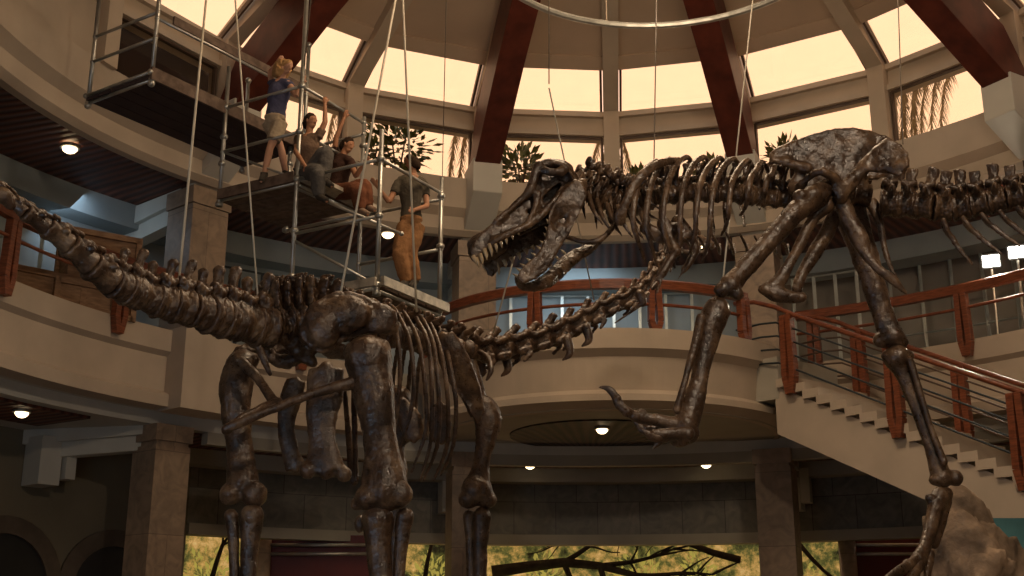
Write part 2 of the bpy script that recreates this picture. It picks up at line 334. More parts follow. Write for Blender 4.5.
# ------------------------------------------------------------------ clerestory: twenty bays
RG = 9.45; Z0, Z1, Z2 = 10.78, 11.93, 12.5
R3, Z3 = 8.25, 13.15; R4, Z4 = 1.4, 16.2
TH = 18
def bay_pts(i, r, z, e=0.0):
    """left and right corner at ribs i and i+1, inset e metres"""
    A, B = pol(r, (i*TH+T0), z), pol(r, ((i+1)*TH+T0), z)
    d = (B-A).normalized(); return A+d*e, B-d*e
def slab(bm, a, b_, c, d, t):
    """quad a b c d thickened by t away from the hall's axis"""
    n = (b_-a).cross(d-a).normalized()
    q = (a+b_+c+d)/4; out = Vector((q.x-XC, q.y-YC, .4)).normalized()
    if n.dot(out) < 0: n = -n
    hexa(bm, [a, b_, c, d, a+n*t, b_+n*t, c+n*t, d+n*t])
wn = 0
for i in range(-10, 10):
    lit = -4 <= i <= 4
    if lit:
        wn += 1
        for row in (0, 1):
            r0, z0, r1, z1 = (RG, Z0, RG, Z1) if row == 0 else (RG, Z2, R3, Z3)
            e = .22
            a, b_ = bay_pts(i, r0, z0, e); d, c = bay_pts(i, r1, z1, e)
            bm = BM(); f = .05
            for p, q in ((a, b_), (b_, c), (c, d), (d, a)): bar(bm, p, q, f, .09, up=((b_-a).cross(d-a)).normalized())
            w = struct('window_%d' % (wn*2-1+row), bm, M['frame'])
            bm = BM(); slab(bm, a, b_, c, d, .012); link('pane', bm, M['glass'], w)
    # band between the two rows of glass
    a, b_ = bay_pts(i, RG-.02, Z1); d, c = bay_pts(i, RG-.02, Z2+.03)
    bm = BM(); slab(bm, a, b_, c, d, .3)
    a1, b1 = bay_pts(i, RG-.12, Z1+.02); d1, c1 = bay_pts(i, RG-.12, Z1+.14); slab(bm, a1, b1, c1, d1, .15)
    a1, b1 = bay_pts(i, RG-.14, Z2-.1); d1, c1 = bay_pts(i, RG-.14, Z2+.02); slab(bm, a1, b1, c1, d1, .15)
    struct('trim_6', bm, M['rib'])
    # dome lining above
    a, b_ = bay_pts(i, R3+.05, Z3-.03); d, c = bay_pts(i, R4, Z4)
    bm = BM(); slab(bm, a, b_, c, d, .12)
    a, b_ = bay_pts(i, R3+.05, Z3-.12); d, c = bay_pts(i, R3-.25, Z3+.05); slab(bm, a, b_, c, d, .14)
    struct('ceiling_dome', bm, M['dome'])
    if not lit:  # remaining bays closed with solid panels to keep sky light from leaking in
        a, b_ = bay_pts(i, RG, Z0-.05); d, c = bay_pts(i, RG, Z1+.05)
        e_, f_ = bay_pts(i, RG, Z2); h, g = bay_pts(i, R3, Z3)
        bm = BM(); slab(bm, a, b_, c, d, .1); slab(bm, e_, f_, g, h, .1); struct('wall_blanked_bay', bm, M['plaster'])
    # rib at i
    bm = BM(); w = .34 if i % 2 == 0 else .30
    t = Vector((math.cos(R((i*TH+T0))), -math.sin(R((i*TH+T0))), 0))
    def rp(r, z): return pol(r, (i*TH+T0), z)
    path = [rp(RG-.02, Z0-.03), rp(RG-.02, Z2+.02), rp(R3, Z3), rp(R4, Z4)]
    out = [rp(RG+.25, Z0-.03), rp(RG+.25, Z2+.1), rp(R3+.1, Z3+.25), rp(R4, Z4+.25)]
    inn = [rp(RG-.3, Z0-.03), rp(RG-.3, Z2-.02), rp(R3-.14, Z3-.24), rp(R4, Z4-.24)]
    for k in range(3):
        A0, A1, B0, B1 = inn[k], out[k], inn[k+1], out[k+1]
        hexa(bm, [A0-t*w/2, A1-t*w/2, A1+t*w/2, A0+t*w/2, B0-t*w/2, B1-t*w/2, B1+t*w/2, B0+t*w/2])
    struct('trim_7', bm, M['rib'])
bm = BM(); sweep(bm, [(.01, 16.15), (1.6, 16.15), (1.6, 16.35), (.01, 16.35)], 0, 360, 20, full=True); struct('ceiling_crown', bm, M['dome'], **RO)
# dark panel added right behind the left-hand windows to stand for the building wing
bm = BM(); sweep(bm, [(9.85, 10.8), (9.95, 10.8), (9.95, 12.45), (9.85, 12.45)], -110, -49.8, 16); struct('wall_wing_standin', bm, mat('dark_wing_standin', (.03, .02, .02), .8), **RO)

# ------------------------------------------------------------------ columns, beam feet, beams
names = {-1: 'tiled stone column standing behind the curved balcony rail, left of the big jaws',
         1: 'tiled stone column right of the balcony bulge, where the stair landing begins',
         -3: 'tiled stone column at the left, behind the long bony tail',
         3: 'tiled stone column at the far right behind the two floodlights'}
bn = {-1: 'dark red dome beam rising left of centre above the open jaws', 1: 'dark red dome beam rising right of centre above the ribcage',
      -3: 'dark red dome beam at the left behind the people on the scaffold', 3: 'dark red dome beam at the right running to the top right corner'}
for i in (-3, -1, 1, 3):
    th = (i*TH+T0); c = pol(9.92, th, 0); rz = -R(th); W = .86
    col = empty('stone_column', c, names[i], 'column', 'stone columns carrying the gallery')
    c2 = pol(10.5, th, 0); W2 = .74
    bm = BM(); box(bm, (c2.x, c2.y, 2.3), (W2, W2, 4.6), rz); link('lower_shaft', bm, M['column'], col)
    bm = BM(); box(bm, (c2.x, c2.y, 4.83), (W2+.05, W2+.05, .3), rz); box(bm, (c2.x, c2.y, 4.64), (W2-.06, W2-.06, .1), rz); link('capital', bm, M['column'], col)
    bm = BM(); box(bm, (c.x, c.y, 7.8), (W*.94, W*.94, 2.6), rz); link('upper_shaft', bm, M['column'], col)
    bm = BM(); box(bm, (c.x, c.y, 9.28), (W+.02, W+.02, .34), rz); link('upper_capital', bm, M['column'], col)
    # radial beams, white, in both storeys
    for z, dz, r0, r1 in ((9.45, .45, 10.2, 12.3), (4.93, .35, 10.3, RW)):
        bm = BM(); t = Vector((math.cos(R(th)), -math.sin(R(th)), 0))
        for w, zz in ((.5, 0), (.28, -.18)):
            the = th-6 if (i == -3 and z < 6) else th; a, b_ = pol(r0, th, z+zz), pol(r1, the, z+zz)
            q = [a-t*w/2, b_-t*w/2, b_+t*w/2, a+t*w/2]
            drop = Vector((0, 0, dz*.55 if zz else .1))
            far = Vector((0, 0, dz*(.9)))
            hexa(bm, [q[0]-drop, q[1]-drop-far*.4, q[2]-drop-far*.4, q[3]-drop, q[0]+Vector((0, 0, .15)), q[1]+Vector((0, 0, .15)), q[2]+Vector((0, 0, .15)), q[3]+Vector((0, 0, .15))])
        if z < 6:
            a = pol(r1-.35, the, z-.55); box(bm, a, (.42, .6, .9), rz); a = pol(r1-.6, the+1.6, z-.5); box(bm, a, (.2, .35, .75), rz)
        struct('trim_8', bm, M['white'])
    # block under the parapet at the column
    bm = BM(); a = pol(9.62, th, 5.9)
    if abs(i) == 3: box(bm, a, (1.0, .7, 1.5), rz); struct('trim_9', bm, M['plaster'])
    # foot of the dome beam
    f = pol(9.0, th, 10.75); bm = BM(); t = Vector((math.cos(R(th)), -math.sin(R(th)), 0)); o_ = pol(1, th, 0)-pol(0, th, 0); o_.z = 0
    w = .64
    def q3(r, z, s): return pol(r, th, z)+t*s*w/2
    hexa(bm, [q3(8.55, 10.25, -1), q3(9.9, 9.4, -1), q3(9.9, 9.4, 1), q3(8.55, 10.25, 1), q3(8.55, 11.0, -1), q3(9.5, 11.0, -1), q3(9.5, 11.0, 1), q3(8.55, 11.0, 1)])
    struct('trim_10', bm, M['white'], bevel=.02)
for i in range(-9, 10, 2):
    th = (i*TH+T0)
    if abs(i) > 5: continue
    t = Vector((math.cos(R(th)), -math.sin(R(th)), 0)); w = .56
    bm = BM()
    prof = [(9.25, 10.9), (8.55, 10.9), (6.4, 12.25), (4, 13.55), (1.2, 14.9), (1.2, 15.75), (4.2, 14.5), (6.8, 13.1), (8.6, 11.95)]
    A = [bm.verts.new(pol(r, th, z)-t*w/2) for r, z in prof]; B = [bm.verts.new(pol(r, th, z)+t*w/2) for r, z in prof]
    n = len(prof)
    for k in range(n): bm.faces.new((A[k], A[(k+1) % n], B[(k+1) % n], B[k]))
    bm.faces.new(A[::-1]); bm.faces.new(B)
    o = link('dome_beam', bm, M['beamred'], bevel=.015)
    tag(o, bn.get(i, 'dark red dome beam high up in the top %s corner' % ('left' if i < 0 else 'right')), 'beam', 'red beams of the dome')
bm = BM(); sweep(bm, [(.01, 14.9), (1.35, 14.9), (1.35, 15.8), (.01, 15.8)], 0, 360, 20, full=True); struct('trim_11', bm, M['beamred'], **RO)
# hanging round rail
RCN = (2.2, 15.3)
bm = BM(); pts = [pol(2.75, a, 11.05, RCN) for a in range(0, 360, 6)]; tube(bm, pts, .055, 8, closed=True)
rg = link('hanging_ring_rail', bm, M['steel']); tag(rg, 'pale round metal ring rail hanging high under the dome', 'rail')
for a in (0, 60, 120, 180, 240, 300):
    bm = BM(); tube(bm, [pol(2.75, a-13, 11.05, RCN), pol(2.75, a-13, 15.0, RCN)], .012, 6); link('hanger', bm, M['rope_dark'], rg)

# ------------------------------------------------------------------ downlights and floodlights
def downlight(p, label, group, power=14, r=.12):
    o = empty('downlight', p, label, 'light', group)
    bm = BM(); sweep(bm, [(r*.8, p.z-.03), (r*1.15, p.z-.03), (r*1.15, p.z+.03), (r*.8, p.z+.03)], 0, 360, 20, (p.x, p.y), full=True); link('rim', bm, M['steel'], o, smooth=False)
    bm = BM(); ell(bm, p-Vector((0, 0, .02)), (r*.9, r*.9, .1)); link('lens', bm, M['lampglow'], o, smooth=True)
    l = bpy.data.lights.new('downlight_lamp', 'SPOT'); l.energy = power; l.color = (1, .72, .42); l.spot_size = R(140); l.spot_blend = .6; l.shadow_soft_size = .1
    lo = bpy.data.objects.new('downlight_lamp', l); COL.objects.link(lo); lo.location = (p.x, p.y, p.z-.12)
for px, py, lab in ((70, 147, 'lit round downlight in the upper soffit at the far left above the tail'), (388, 233, 'lit round downlight behind the standing man on the scaffold'), (700, 243, 'lit round downlight seen between the ribs of the standing carnivore')):
    downlight(PZ(px, py, 9.55), lab, 'downlights in the upper soffit', 25, .15)
for px, py, z, lab in ((22, 411, 4.92, 'lit round downlight under the left gallery'), (530, 464, 4.92, 'lit small downlight under the gallery right of the front leg bone'), (706, 463, 4.92, 'lit small downlight under the gallery near the right column'),
                     (602, 428, 5.15, 'lit downlight in the dark slatted disc below the balcony bulge'), (371, 457, 4.92, 'lit small downlight between the thigh bones of the long-necked skeleton')):
    downlight(PZ(px, py, z), lab, 'downlights under the gallery', 18, .13)
for px, py, nm in ((991, 261, 'left'), (1017, 252, 'right')):
    p = P(px, py, 22.0)
    o = empty('work_light', p, 'glaring square floodlight on the right gallery, the %s one of the pair' % nm, 'light', 'floodlights on the right gallery')
    d = (Vector((0, 0, 2))-p).normalized(); rot = d.to_track_quat('Z', 'Y').to_matrix()
    bm = BM(); box(bm, p-d*.1, (.36, .28, .16), rot=rot); link('housing', bm, M['black'], o)
    bm = BM(); box(bm, p, (.30, .22, .03), rot=rot); link('lens', bm, M['flood'], o)
    bm = BM(); tube(bm, [p-d*.1, (p.x, p.y+.1, 6.6)], .025, 6); link('stand', bm, M['steel'], o)
    l = bpy.data.lights.new('flood_lamp', 'SPOT'); l.energy = 260; l.color = (1, .86, .66); l.spot_size = R(120); l.shadow_soft_size = .15
    lo = bpy.data.objects.new('flood_lamp', l); COL.objects.link(lo); lo.location = p+d*.1; lo.rotation_euler = (-d).to_track_quat('Z', 'Y').to_euler()

# ------------------------------------------------------------------ rails
def post_mesh(bm, top, bot, side, w=.2, lean=0):
    """two tapering boards that meet in a point below; side = outward direction"""
    top, bot = Vector(top), Vector(bot); tdir = Vector((0, 0, 1)).cross(side).normalized()
    for s in (-1, 1):
        a = top + tdir*s*w*.30; m_ = bot + (top-bot)*.22 + tdir*s*w*.42; c = bot + tdir*s*w*.12
        for p, q, d0 in ((a, m_, .5), (m_, c, .5)):
            bar(bm, p, q, w*.56, .14, up=side)
def rail_arc(name_lab, c, r, th0, th1, z, posts, drop=1.3, out=1, group=None, h0=.19):
    o = empty('handrail', pol(r, (th0+th1)/2, z-1.0, c), name_lab, 'handrail', group)
    n = max(6, int(abs(th1-th0)*r/25))
    bm = BM(); sweep(bm, [(r-.07, z-h0/2), (r+.07, z-h0/2), (r+.09, z+h0*.3), (r+.04, z+h0/2), (r-.04, z+h0/2), (r-.09, z+h0*.3)], th0, th1, n, c); link('top_rail', bm, M['redwood'], o, smooth=False)
    bm = BM(); tube(bm, [pol(r, th0+(th1-th0)*k/n, z-.38, c) for k in range(n+1)], .032, 8); link('lower_rail', bm, M['redwood'], o, smooth=True)
    for th in posts:
        s = pol(1, th, 0, c)-pol(0, th, 0, c); s *= out; s.normalize()
        bm = BM(); post_mesh(bm, pol(r, th, z-.02, c), pol(r, th, z-drop, c)+s*.02, s); link('post', bm, M['redwood'], o, bevel=.008)
    return o
def th_of(p, c=CEN): return math.degrees(math.atan2(p.x-c[0], p.y-c[1]))
rail_arc('red wooden handrail curving along the left gallery parapet behind the tail', CEN, 9.62, -118, -24, 7.6, [-114, -100, -86, -75.5, -60.0, -48, -36])
rail_arc('red wooden handrail bowed round the front of the central balcony', BC, 3.9, 262, 140, 7.48, [250, 203, 170, 141], drop=.9)
rail_arc('red wooden handrail rising along the right gallery parapet above the stair', CEN, 9.62, 27, 118, 7.6, [29, 38, 47, 58.5, 72, 88], )
# ------------------------------------------------------------------ stair
S0 = Vector((5.0, 22.05, 6.0)); D = Vector((.606, -.795, 0)); NW = Vector((.795, .606, 0)); SLP = .50; RUN = .30; RISE = .15
st = empty('staircase', (S0.x, S0.y, 0), 'pale stone staircase descending to the right from the balcony landing', 'staircase')
NS = 22; WID = 1.75
for k in range(NS):
    a = S0+D*(k*RUN)+Vector((0, 0, -RISE*(k+1)))
    bm = BM(); q = [a-NW*.1, a+D*(RUN+.06)-NW*.1, a+D*(RUN+.06)+NW*WID, a+NW*WID]
    hexa(bm, [v-Vector((0, 0, .16)) for v in q]+q); link('step', bm, M['plaster'], st)
def strg(off, w, nm):
    bm = BM(); a = S0+NW*off-D*.1; e = S0+D*(NS*RUN)+NW*off+Vector((0, 0, -RISE*NS))
    dn = Vector((0, 0, -1.15)); up = Vector((0, 0, -.24))
    q = [a+dn, e+dn, e+dn+NW*w, a+dn+NW*w, a+up, e+up, e+up+NW*w, a+up+NW*w]; hexa(bm, q); link(nm, bm, M['plaster'], st)
strg(-.02, .14, 'stringer'); strg(WID-.1, .14, 'stringer')
bm = BM(); a = S0-D*1.9; q = [a-NW*.3, S0-NW*.02, S0+NW*WID, a+NW*2.6]
hexa(bm, [v-Vector((0, 0, .5)) for v in q]+[v+Vector((0, 0, .3)) for v in q]); link('landing', bm, M['plaster_dark'], st)
def stair_rail(off, lab, pk, n, s0=-.9):
    o = empty('stair_handrail', S0+NW*off, lab, 'handrail')
    def sp(s, h):
        return S0+NW*off+D*s+Vector((0, 0, h-max(0, s)*SLP))
    up = Vector((0, 0, 1)); pts = [sp(s, h_) for s, h_ in ((s0, 1.52), (-.4, 1.44), (.1, 1.28), (.5, 1.25), (2, 1.25), (4, 1.25), (6.4, 1.25))]
    bm = BM(); tube(bm, pts, .048, 8); link('top_rail', bm, M['redwood'], o, smooth=True)
    for h in (.98, .72, .46, .2):
        bm = BM(); tube(bm, [sp(s, h) for s in (s0, -.3, .1, .5, 2, 4, 6.4)], .02, 6); link('middle_rail', bm, M['stud_dark'] if n < 0 else M['frame'], o, smooth=True)
    for s in pk:
        bm = BM(); post_mesh(bm, sp(s, 1.2), sp(s, -.3), -NW if n < 0 else NW, w=.22); link('post', bm, M['redwood'], o, bevel=.008)
stair_rail(-.1, 'red capped handrail on the near side of the stair with thin metal bars', (.35, 2.55, 4.7), -1)
stair_rail(WID+.05, 'red capped handrail on the far side of the stair', (.5, 2.6, 4.6), 1)
# ------------------------------------------------------------------ stud frames on the gallery
def stud_frame(lab, th0, th1, n, r, z0, z1, m, rows=(0.5,), extra=None):
    o = empty('stud_frame', pol(r, (th0+th1)/2, z0), lab, 'metal framework', 'bare metal stud frames')
    for k in range(n+1):
        th = th0+(th1-th0)*k/n
        bm = BM(); bar(bm, pol(r, th, z0), pol(r, th, z1), .07, .04, up=Vector((0, 1, 0))); link('stud', bm, m, o)
    for q in (0, 1)+tuple(rows):
        bm = BM(); pts = [pol(r, th0+(th1-th0)*k/n, z0+(z1-z0)*q) for k in range(n+1)]; tube(bm, pts, .025, 6); link('track', bm, m, o)
    return o
stud_frame('pale metal studs on the wall behind the central balcony', -13, 13, 9, 12.15, 6.6, 9.05, M['stud'], ())
stud_frame('dark metal stud frame above the tail, between the column and the ribs', -47, -23, 9, 11.6, 6.6, 8.75, M['stud_dark'], (.45, .8))
stud_frame('galvanised stud frame between the crates and the left column', -69, -58, 4, 11.7, 6.6, 8.6, M['stud'], (.4, .75))
stud_frame('galvanised stud frame at the far left behind the tail tip', -92, -80, 4, 11.7, 6.6, 9, M['stud'], (.5,))
stud_frame('galvanised stud partition right of the lifted thigh bone', 22.5, 32, 4, 11.3, 6.6, 8.9, M['stud'], (.45,))
stud_frame('wide bare stud frame on the right gallery below the floodlights', 34, 62, 9, 12.4, 6.6, 9.4, M['stud'], (.35, .66))
for th0, th1 in ((36, 44), (44, 53)):
    pass
# crates
def crate(px, py, Y, s, rz, lab):
    p = P(px, py, Y); p.z = 6.58
    o = empty('wooden_crate', p, lab, 'crate', 'wooden crates on the left gallery')
    rot = Matrix.Rotation(rz, 3, 'Z'); sx, sy, sz = s
    bm = BM(); box(bm, p+Vector((0, 0, sz/2)), (sx-.04, sy-.04, sz-.04), rz); link('panels', bm, M['crate'], o)
    bm = BM()
    for x in (-1, 1):
        for y in (-1, 1):
            box(bm, p+rot@Vector((x*sx/2, y*sy/2, sz/2)), (.1, .1, sz), rz)
    for z in (.05, sz-.05):
        for x in (-1, 1): box(bm, p+rot@Vector((x*sx/2, 0, z)), (.1, sy, .1), rz)
        for y in (-1, 1): box(bm, p+rot@Vector((0, y*sy/2, z)), (sx, .1, .1), rz)
    link('battens', bm, M['crate'], o)
crate(98, 260, 20.6, (1.15, .9, 1.55), .6, 'tall wooden crate behind the thick part of the tail')
crate(30, 290, 19.7, (1.5, .8, .62), .75, 'low wooden crate beside the left red railing')
crate(78, 290, 20.2, (1.0, .8, .55), .7, 'low wooden crate between the tall crate and the railing post')

# ------------------------------------------------------------------ arches, mural and planting at ground level
def archway(px, w, h, lab, th):
    o = empty('archway', pol(RW-.02, th, 0), lab, 'archway', 'dark stone archways in the left wall')
    t = Vector((math.cos(R(th)), -math.sin(R(th)), 0)); c = pol(RW-.03, th, 0); n_ = (pol(0, th, 0)-pol(1, th, 0)).normalized()
    def loop(rr, hh, off): 
        pts = [c-t*rr+n_*off, ]
        for k in range(17):
            a = math.pi-math.pi*k/16; pts.append(c+t*rr*math.cos(a)+Vector((0, 0, hh+rr*math.sin(a)))+n_*off)
        pts.append(c+t*rr+n_*off); return pts
    bm = BM(); A = loop(w, h-w, .08); B = loop(w+.32, h-w, .08); A2 = loop(w, h-w, -.02); B2 = loop(w+.32, h-w, -.02)
    vs = [[bm.verts.new(p) for p in L] for L in (A, B, B2, A2)]
    for k in range(len(A)-1):
        for j in range(4): bm.faces.new((vs[j][k], vs[j][k+1], vs[(j+1) % 4][k+1], vs[(j+1) % 4][k]))
    link('stone_surround', bm, M['archstone'], o)
    bm = BM(); L = loop(w, h-w, .03); bm.faces.new([bm.verts.new(p) for p in L]); link('recess_shade', bm, M['black'], o)  # flat black sheet on the wall stands in for the recess's shade
archway(0, 1.0, 3.05, 'dark stone archway at the bottom left corner', -57.5)
archway(0, .8, 2.95, 'dark stone archway beside the left column', -47)
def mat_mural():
    m, nt, bb = newmat('glowing_garden_mural'); tc = N(nt, 'ShaderNodeTexCoord')
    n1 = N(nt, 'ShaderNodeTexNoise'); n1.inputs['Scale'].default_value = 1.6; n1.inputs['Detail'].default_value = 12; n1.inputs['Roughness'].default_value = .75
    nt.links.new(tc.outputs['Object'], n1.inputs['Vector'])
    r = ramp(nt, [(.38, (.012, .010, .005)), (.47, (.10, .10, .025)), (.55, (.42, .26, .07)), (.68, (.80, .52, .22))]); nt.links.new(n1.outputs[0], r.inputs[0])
    nt.links.new(r.outputs[0], bb.inputs['Base Color']); nt.links.new(r.outputs[0], bb.inputs['Emission Color']); bb.inputs['Emission Strength'].default_value = .8  # daylight on the garden is put into the panel as its own glow
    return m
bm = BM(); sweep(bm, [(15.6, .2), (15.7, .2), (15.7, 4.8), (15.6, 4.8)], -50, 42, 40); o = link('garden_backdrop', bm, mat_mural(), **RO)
tag(o, 'self-glowing yellow-green garden backdrop seen through the low openings', 'backdrop', kind='stuff')
def branchy(bm, p, d, L, r, depth):
    pts = [p]; q = Vector(p); dd = Vector(d).normalized()
    for k in range(5):
        dd = (dd+Vector((rnd.uniform(-.25, .25), rnd.uniform(-.02, .02), rnd.uniform(-.2, .2)))).normalized(); q = q+dd*L/5; pts.append(q.copy())
    tube(bm, pts, [r*(1-.13*k) for k in range(6)], 6)
    if depth:
        for k in range(2, 6):
            for s in range(2):
                branchy(bm, pts[k], (dd+Vector((rnd.uniform(-.7, .7), rnd.uniform(-.03, .03), rnd.uniform(-.9, .7)))), L*.42, r*.45, depth-1)
def twigs(lab, px, py, Y, d, L, r, depth=2):
    bm = BM(); branchy(bm, P(px, py, Y), d, L, r, depth); o = link('bare_branch', bm, M['bark'], smooth=True); tag(o, lab, 'branch', 'bare branches beyond the openings')
twigs('thick fallen trunk lying behind the low central opening', 492, 572, 29.9, (1, 0, .07), 4.4, .17)
twigs('dark bare branch left of the right-hand lower column', 740, 560, 29.6, (-1, 0, .05), 3.4, .10)
twigs('dark bare branch hanging right of the right-hand lower column', 800, 545, 29.2, (.5, 0, -.6), 2, .06)
twigs('dark bare branch in the bright opening at the lower left', 212, 578, 27.0, (.2, 0, 1), 1.8, .06)
twigs('dark bare branch behind the middle lower column', 425, 578, 29.2, (.1, 0, .8), 1.8, .06)
def leaf_cloud(bm, c, rad, n, size, droop=.3):
    for _ in range(n):
        v = Vector((rnd.gauss(0, 1), rnd.gauss(0, 1), rnd.gauss(0, 1))).normalized()*rnd.random()**.4
        p = Vector(c)+Vector((v.x*rad[0], v.y*rad[1], v.z*rad[2]))
        d = (v+Vector((rnd.uniform(-.5, .5), rnd.uniform(-.5, .5), -droop))).normalized(); s = d.cross(Vector((rnd.uniform(-1, 1), rnd.uniform(-1, 1), 1))).normalized()
        L = size*rnd.uniform(.6, 1.2); w = L*.2
        a, b1, t_, b2 = p, p+d*L*.5+s*w, p+d*L, p+d*L*.5-s*w
        bm.faces.new([bm.verts.new(x) for x in (a, b1, t_, b2)])
def shrub(lab, p, rad, n, size, m, group, stem=True, droop=.3):
    o = empty('shrub', p, lab, 'shrub', group)
    bm = BM(); leaf_cloud(bm, Vector(p)+Vector((0, 0, rad[2]*1.2)), rad, n, size, droop); link('foliage', bm, m, o)
    if stem:
        bm = BM()
        for k in range(4): tube(bm, [p, Vector(p)+Vector((rnd.uniform(-.6, .6)*rad[0], 0, rad[2]*1.5))], .02, 5)
        link('stem', bm, M['bark'], o)
k = 0
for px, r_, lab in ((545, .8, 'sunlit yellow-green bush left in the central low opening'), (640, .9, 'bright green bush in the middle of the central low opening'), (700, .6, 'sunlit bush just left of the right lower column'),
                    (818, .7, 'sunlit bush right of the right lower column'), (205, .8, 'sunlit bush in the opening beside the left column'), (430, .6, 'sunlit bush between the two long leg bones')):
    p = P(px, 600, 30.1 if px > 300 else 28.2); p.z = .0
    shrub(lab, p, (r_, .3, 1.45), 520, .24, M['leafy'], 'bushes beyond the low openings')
for px0, px1, lab, pst in ((262, 372, 'maroon panel with two metal bars behind the left leg bones', 262), (853, 935, 'maroon panel with metal bars at the lower right', 848)):
    Y = 27.0 if px0 < 400 else 27.1
    a, c = P(px0, 576, Y), P(px1, 576, Y); o = empty('maroon_door', ((a.x+c.x)/2, Y, 0), lab, 'door')
    bm = BM(); box(bm, ((a.x+c.x)/2, Y+.05, 1.7), (abs(c.x-a.x), .06, 3.4)); link('panel', bm, M['maroon'], o)
    for py in (545, 554):
        z = P(px0, py, Y-.1).z; bm = BM(); tube(bm, [(a.x-.05, Y-.1, z), (c.x+.05, Y-.1, z)], .04, 8); link('push_bar', bm, M['steel'], o, smooth=True)
    x = P(pst, 560, Y-.1).x; bm = BM(); tube(bm, [(x, Y-.1, 0), (x, Y-.1, 3.38)], .19, 14); link('post', bm, M['column'], o, smooth=True)
# ------------------------------------------------------------------ plants outside the dome windows
def pl(px, py, r):   # point at dome ring radius r for this pixel column
    lo, hi = 15.0, 27.0
    for _ in range(40):
        mid = (lo+hi)/2; p = P(px, py, mid)
        if math.hypot(p.x-XC, p.y-YC) < r or p.y < YC: lo = mid
        else: hi = mid
    p.z = 10.8; return p
for px, n, rad, lab in ((398, 150, (.65, .35, .62), 'big leafy plant in the window above the standing man'), (520, 120, (.4, .3, .42), 'leafy plant in the window right of the left red beam'),
                        (712, 60, (.28, .25, .25), 'small leafy plant in the window left of the right red beam'), (785, 60, (.36, .25, .34), 'leafy plant in the window above the hip bone'),
                        (636, 40, (.25, .2, .22), 'small leafy tuft in the window just right of the central rib'), (372, 60, (.35, .25, .4), 'leafy plant at the left edge of the window above the standing man')):
    shrub(lab, pl(px, 160, 10.1), (rad[0]*1.15, rad[1], rad[2]*1.25), n*2, .30, M['leaf'], 'plants behind the dome windows', droop=-.1)
def frond(lab, px, py, r, H, lean, n=3):
    base = pl(px, py, r); o = empty('palm_frond', base, lab, 'palm frond', 'hanging palm fronds outside the dome'); bm = BM()
    for j in range(n):
        top = base+Vector((-lean*.55+(j-(n-1)/2)*.22, j*.05, H)); pts = []
        for k in range(9):
            t_ = k/8; pts.append(top+Vector((lean*(1.1*t_-.25*t_*t_), 0, -H*(.15*t_+.85*t_*t_))))
        tube(bm, pts, .014, 5)
        for k in range(8):
            for q in range(7):
                p = pts[k].lerp(pts[k+1], q/7)
                for s in (-1, 1):
                    d = Vector((s*rnd.uniform(.04, .16), rnd.uniform(-.05, .05), -rnd.uniform(.25, .5))); w = Vector((.011, 0, 0))
                    if p.z+d.z < 10.82: d *= max(.05, (p.z-10.82)/-d.z)
                    bm.faces.new([bm.verts.new(x) for x in (p-w, p+w, p+d)])
    link('fronds', bm, M['frond'], o)
frond('dry palm frond hanging behind the seated people', 345, 150, 10.2, 1.85, -.35, 4)
frond('dry palm frond at the right edge of the window above the standing man', 458, 150, 10.2, 1.75, -.3, 2)
frond('dry palm frond just left of the central rib', 600, 150, 10.2, 1.80, -.55, 2)
frond('dry palm frond just right of the central rib', 622, 150, 10.2, 1.80, .5, 2)
frond('wide dry palm frond in the far right window', 925, 100, 10.3, 1.95, -.5, 5)
frond('dry palm frond at the left edge of the far right window', 905, 100, 10.3, 1.85, -.2, 3)
# ================================================================== SKELETONS
def chain(bm, pts, deep=.85, sub=4, seg=12, ends=True):
    """pts: (px, py, Y, r in pixels); grows a tapering limb through them"""
    w = []
    for px, py, Y, r in pts:
        p = P(px, py, Y); w.append((p.x, p.y, p.z, r*mpx(Y)))
    w = smooth_path(w, sub)
    tube(bm, [q[:3] for q in w], [(max(.003, q[3]), max(.003, q[3]*deep)) for q in w], seg, ref=VIEW)
    if ends:
        for q in (w[0], w[-1]): ell(bm, q[:3], (q[3]*.98,)*3 if deep > .7 else q[3]*deep, u=10, v=8)
def knob(bm, px, py, Y, rx, ry=None, rz=None):
    k = mpx(Y); ell(bm, P(px, py, Y), (rx*k, (rz or rx)*k, (ry or rx)*k))
def bone(name, parent, chains, knobs=(), m=None, voxel=.016, amp=.007, deep=.85, nscale=7, smooth=2, plates=()):
    bm = BM()
    for c in chains: chain(bm, c, deep)
    for k in knobs: knob(bm, *k)
    for pl_ in plates: plate(bm, *pl_)
    return organic(name, bm, m or M['bone'], parent, voxel, amp, nscale, smooth)
def plate(bm, outline, th, holes=()):
    """flat bone plate: outline (px,py,Y) in order, thickness in metres, holes lists of (px,py,Y)"""
    vs = []; edges = []
    for loop in (outline,)+tuple(holes):
        L = [bm.verts.new(P(*p)) for p in loop]; vs += L
        for i in range(len(L)): edges.append(bm.edges.new((L[i], L[(i+1) % len(L)])))
    g = bmesh.ops.triangle_fill(bm, use_beauty=True, edges=edges, normal=VIEW)
    fs = [f for f in g['geom'] if isinstance(f, bmesh.types.BMFace)]
    for f in fs:
        f.normal_update()
        if f.normal.dot(VIEW) > 0: f.normal_flip()
    # build the back face by hand: copy shifted along the view, stitch the rims
    cp = {v: bm.verts.new(v.co + VIEW*th/2) for v in vs}
    for f in fs: bm.faces.new([cp[v] for v in reversed(f.verts[:])])
    for e in edges:
        a, b_ = e.verts
        bm.faces.new((a, b_, cp[b_], cp[a]))
    for v in vs: v.co -= VIEW*th/2
def proto(name, build, m, voxel=.09, amp=.06, seed=0):
    bm = BM(); build(bm); o = organic(name, bm, m, None, voxel, amp, 1.7, 1); me = o.data; bpy.data.objects.remove(o); return me
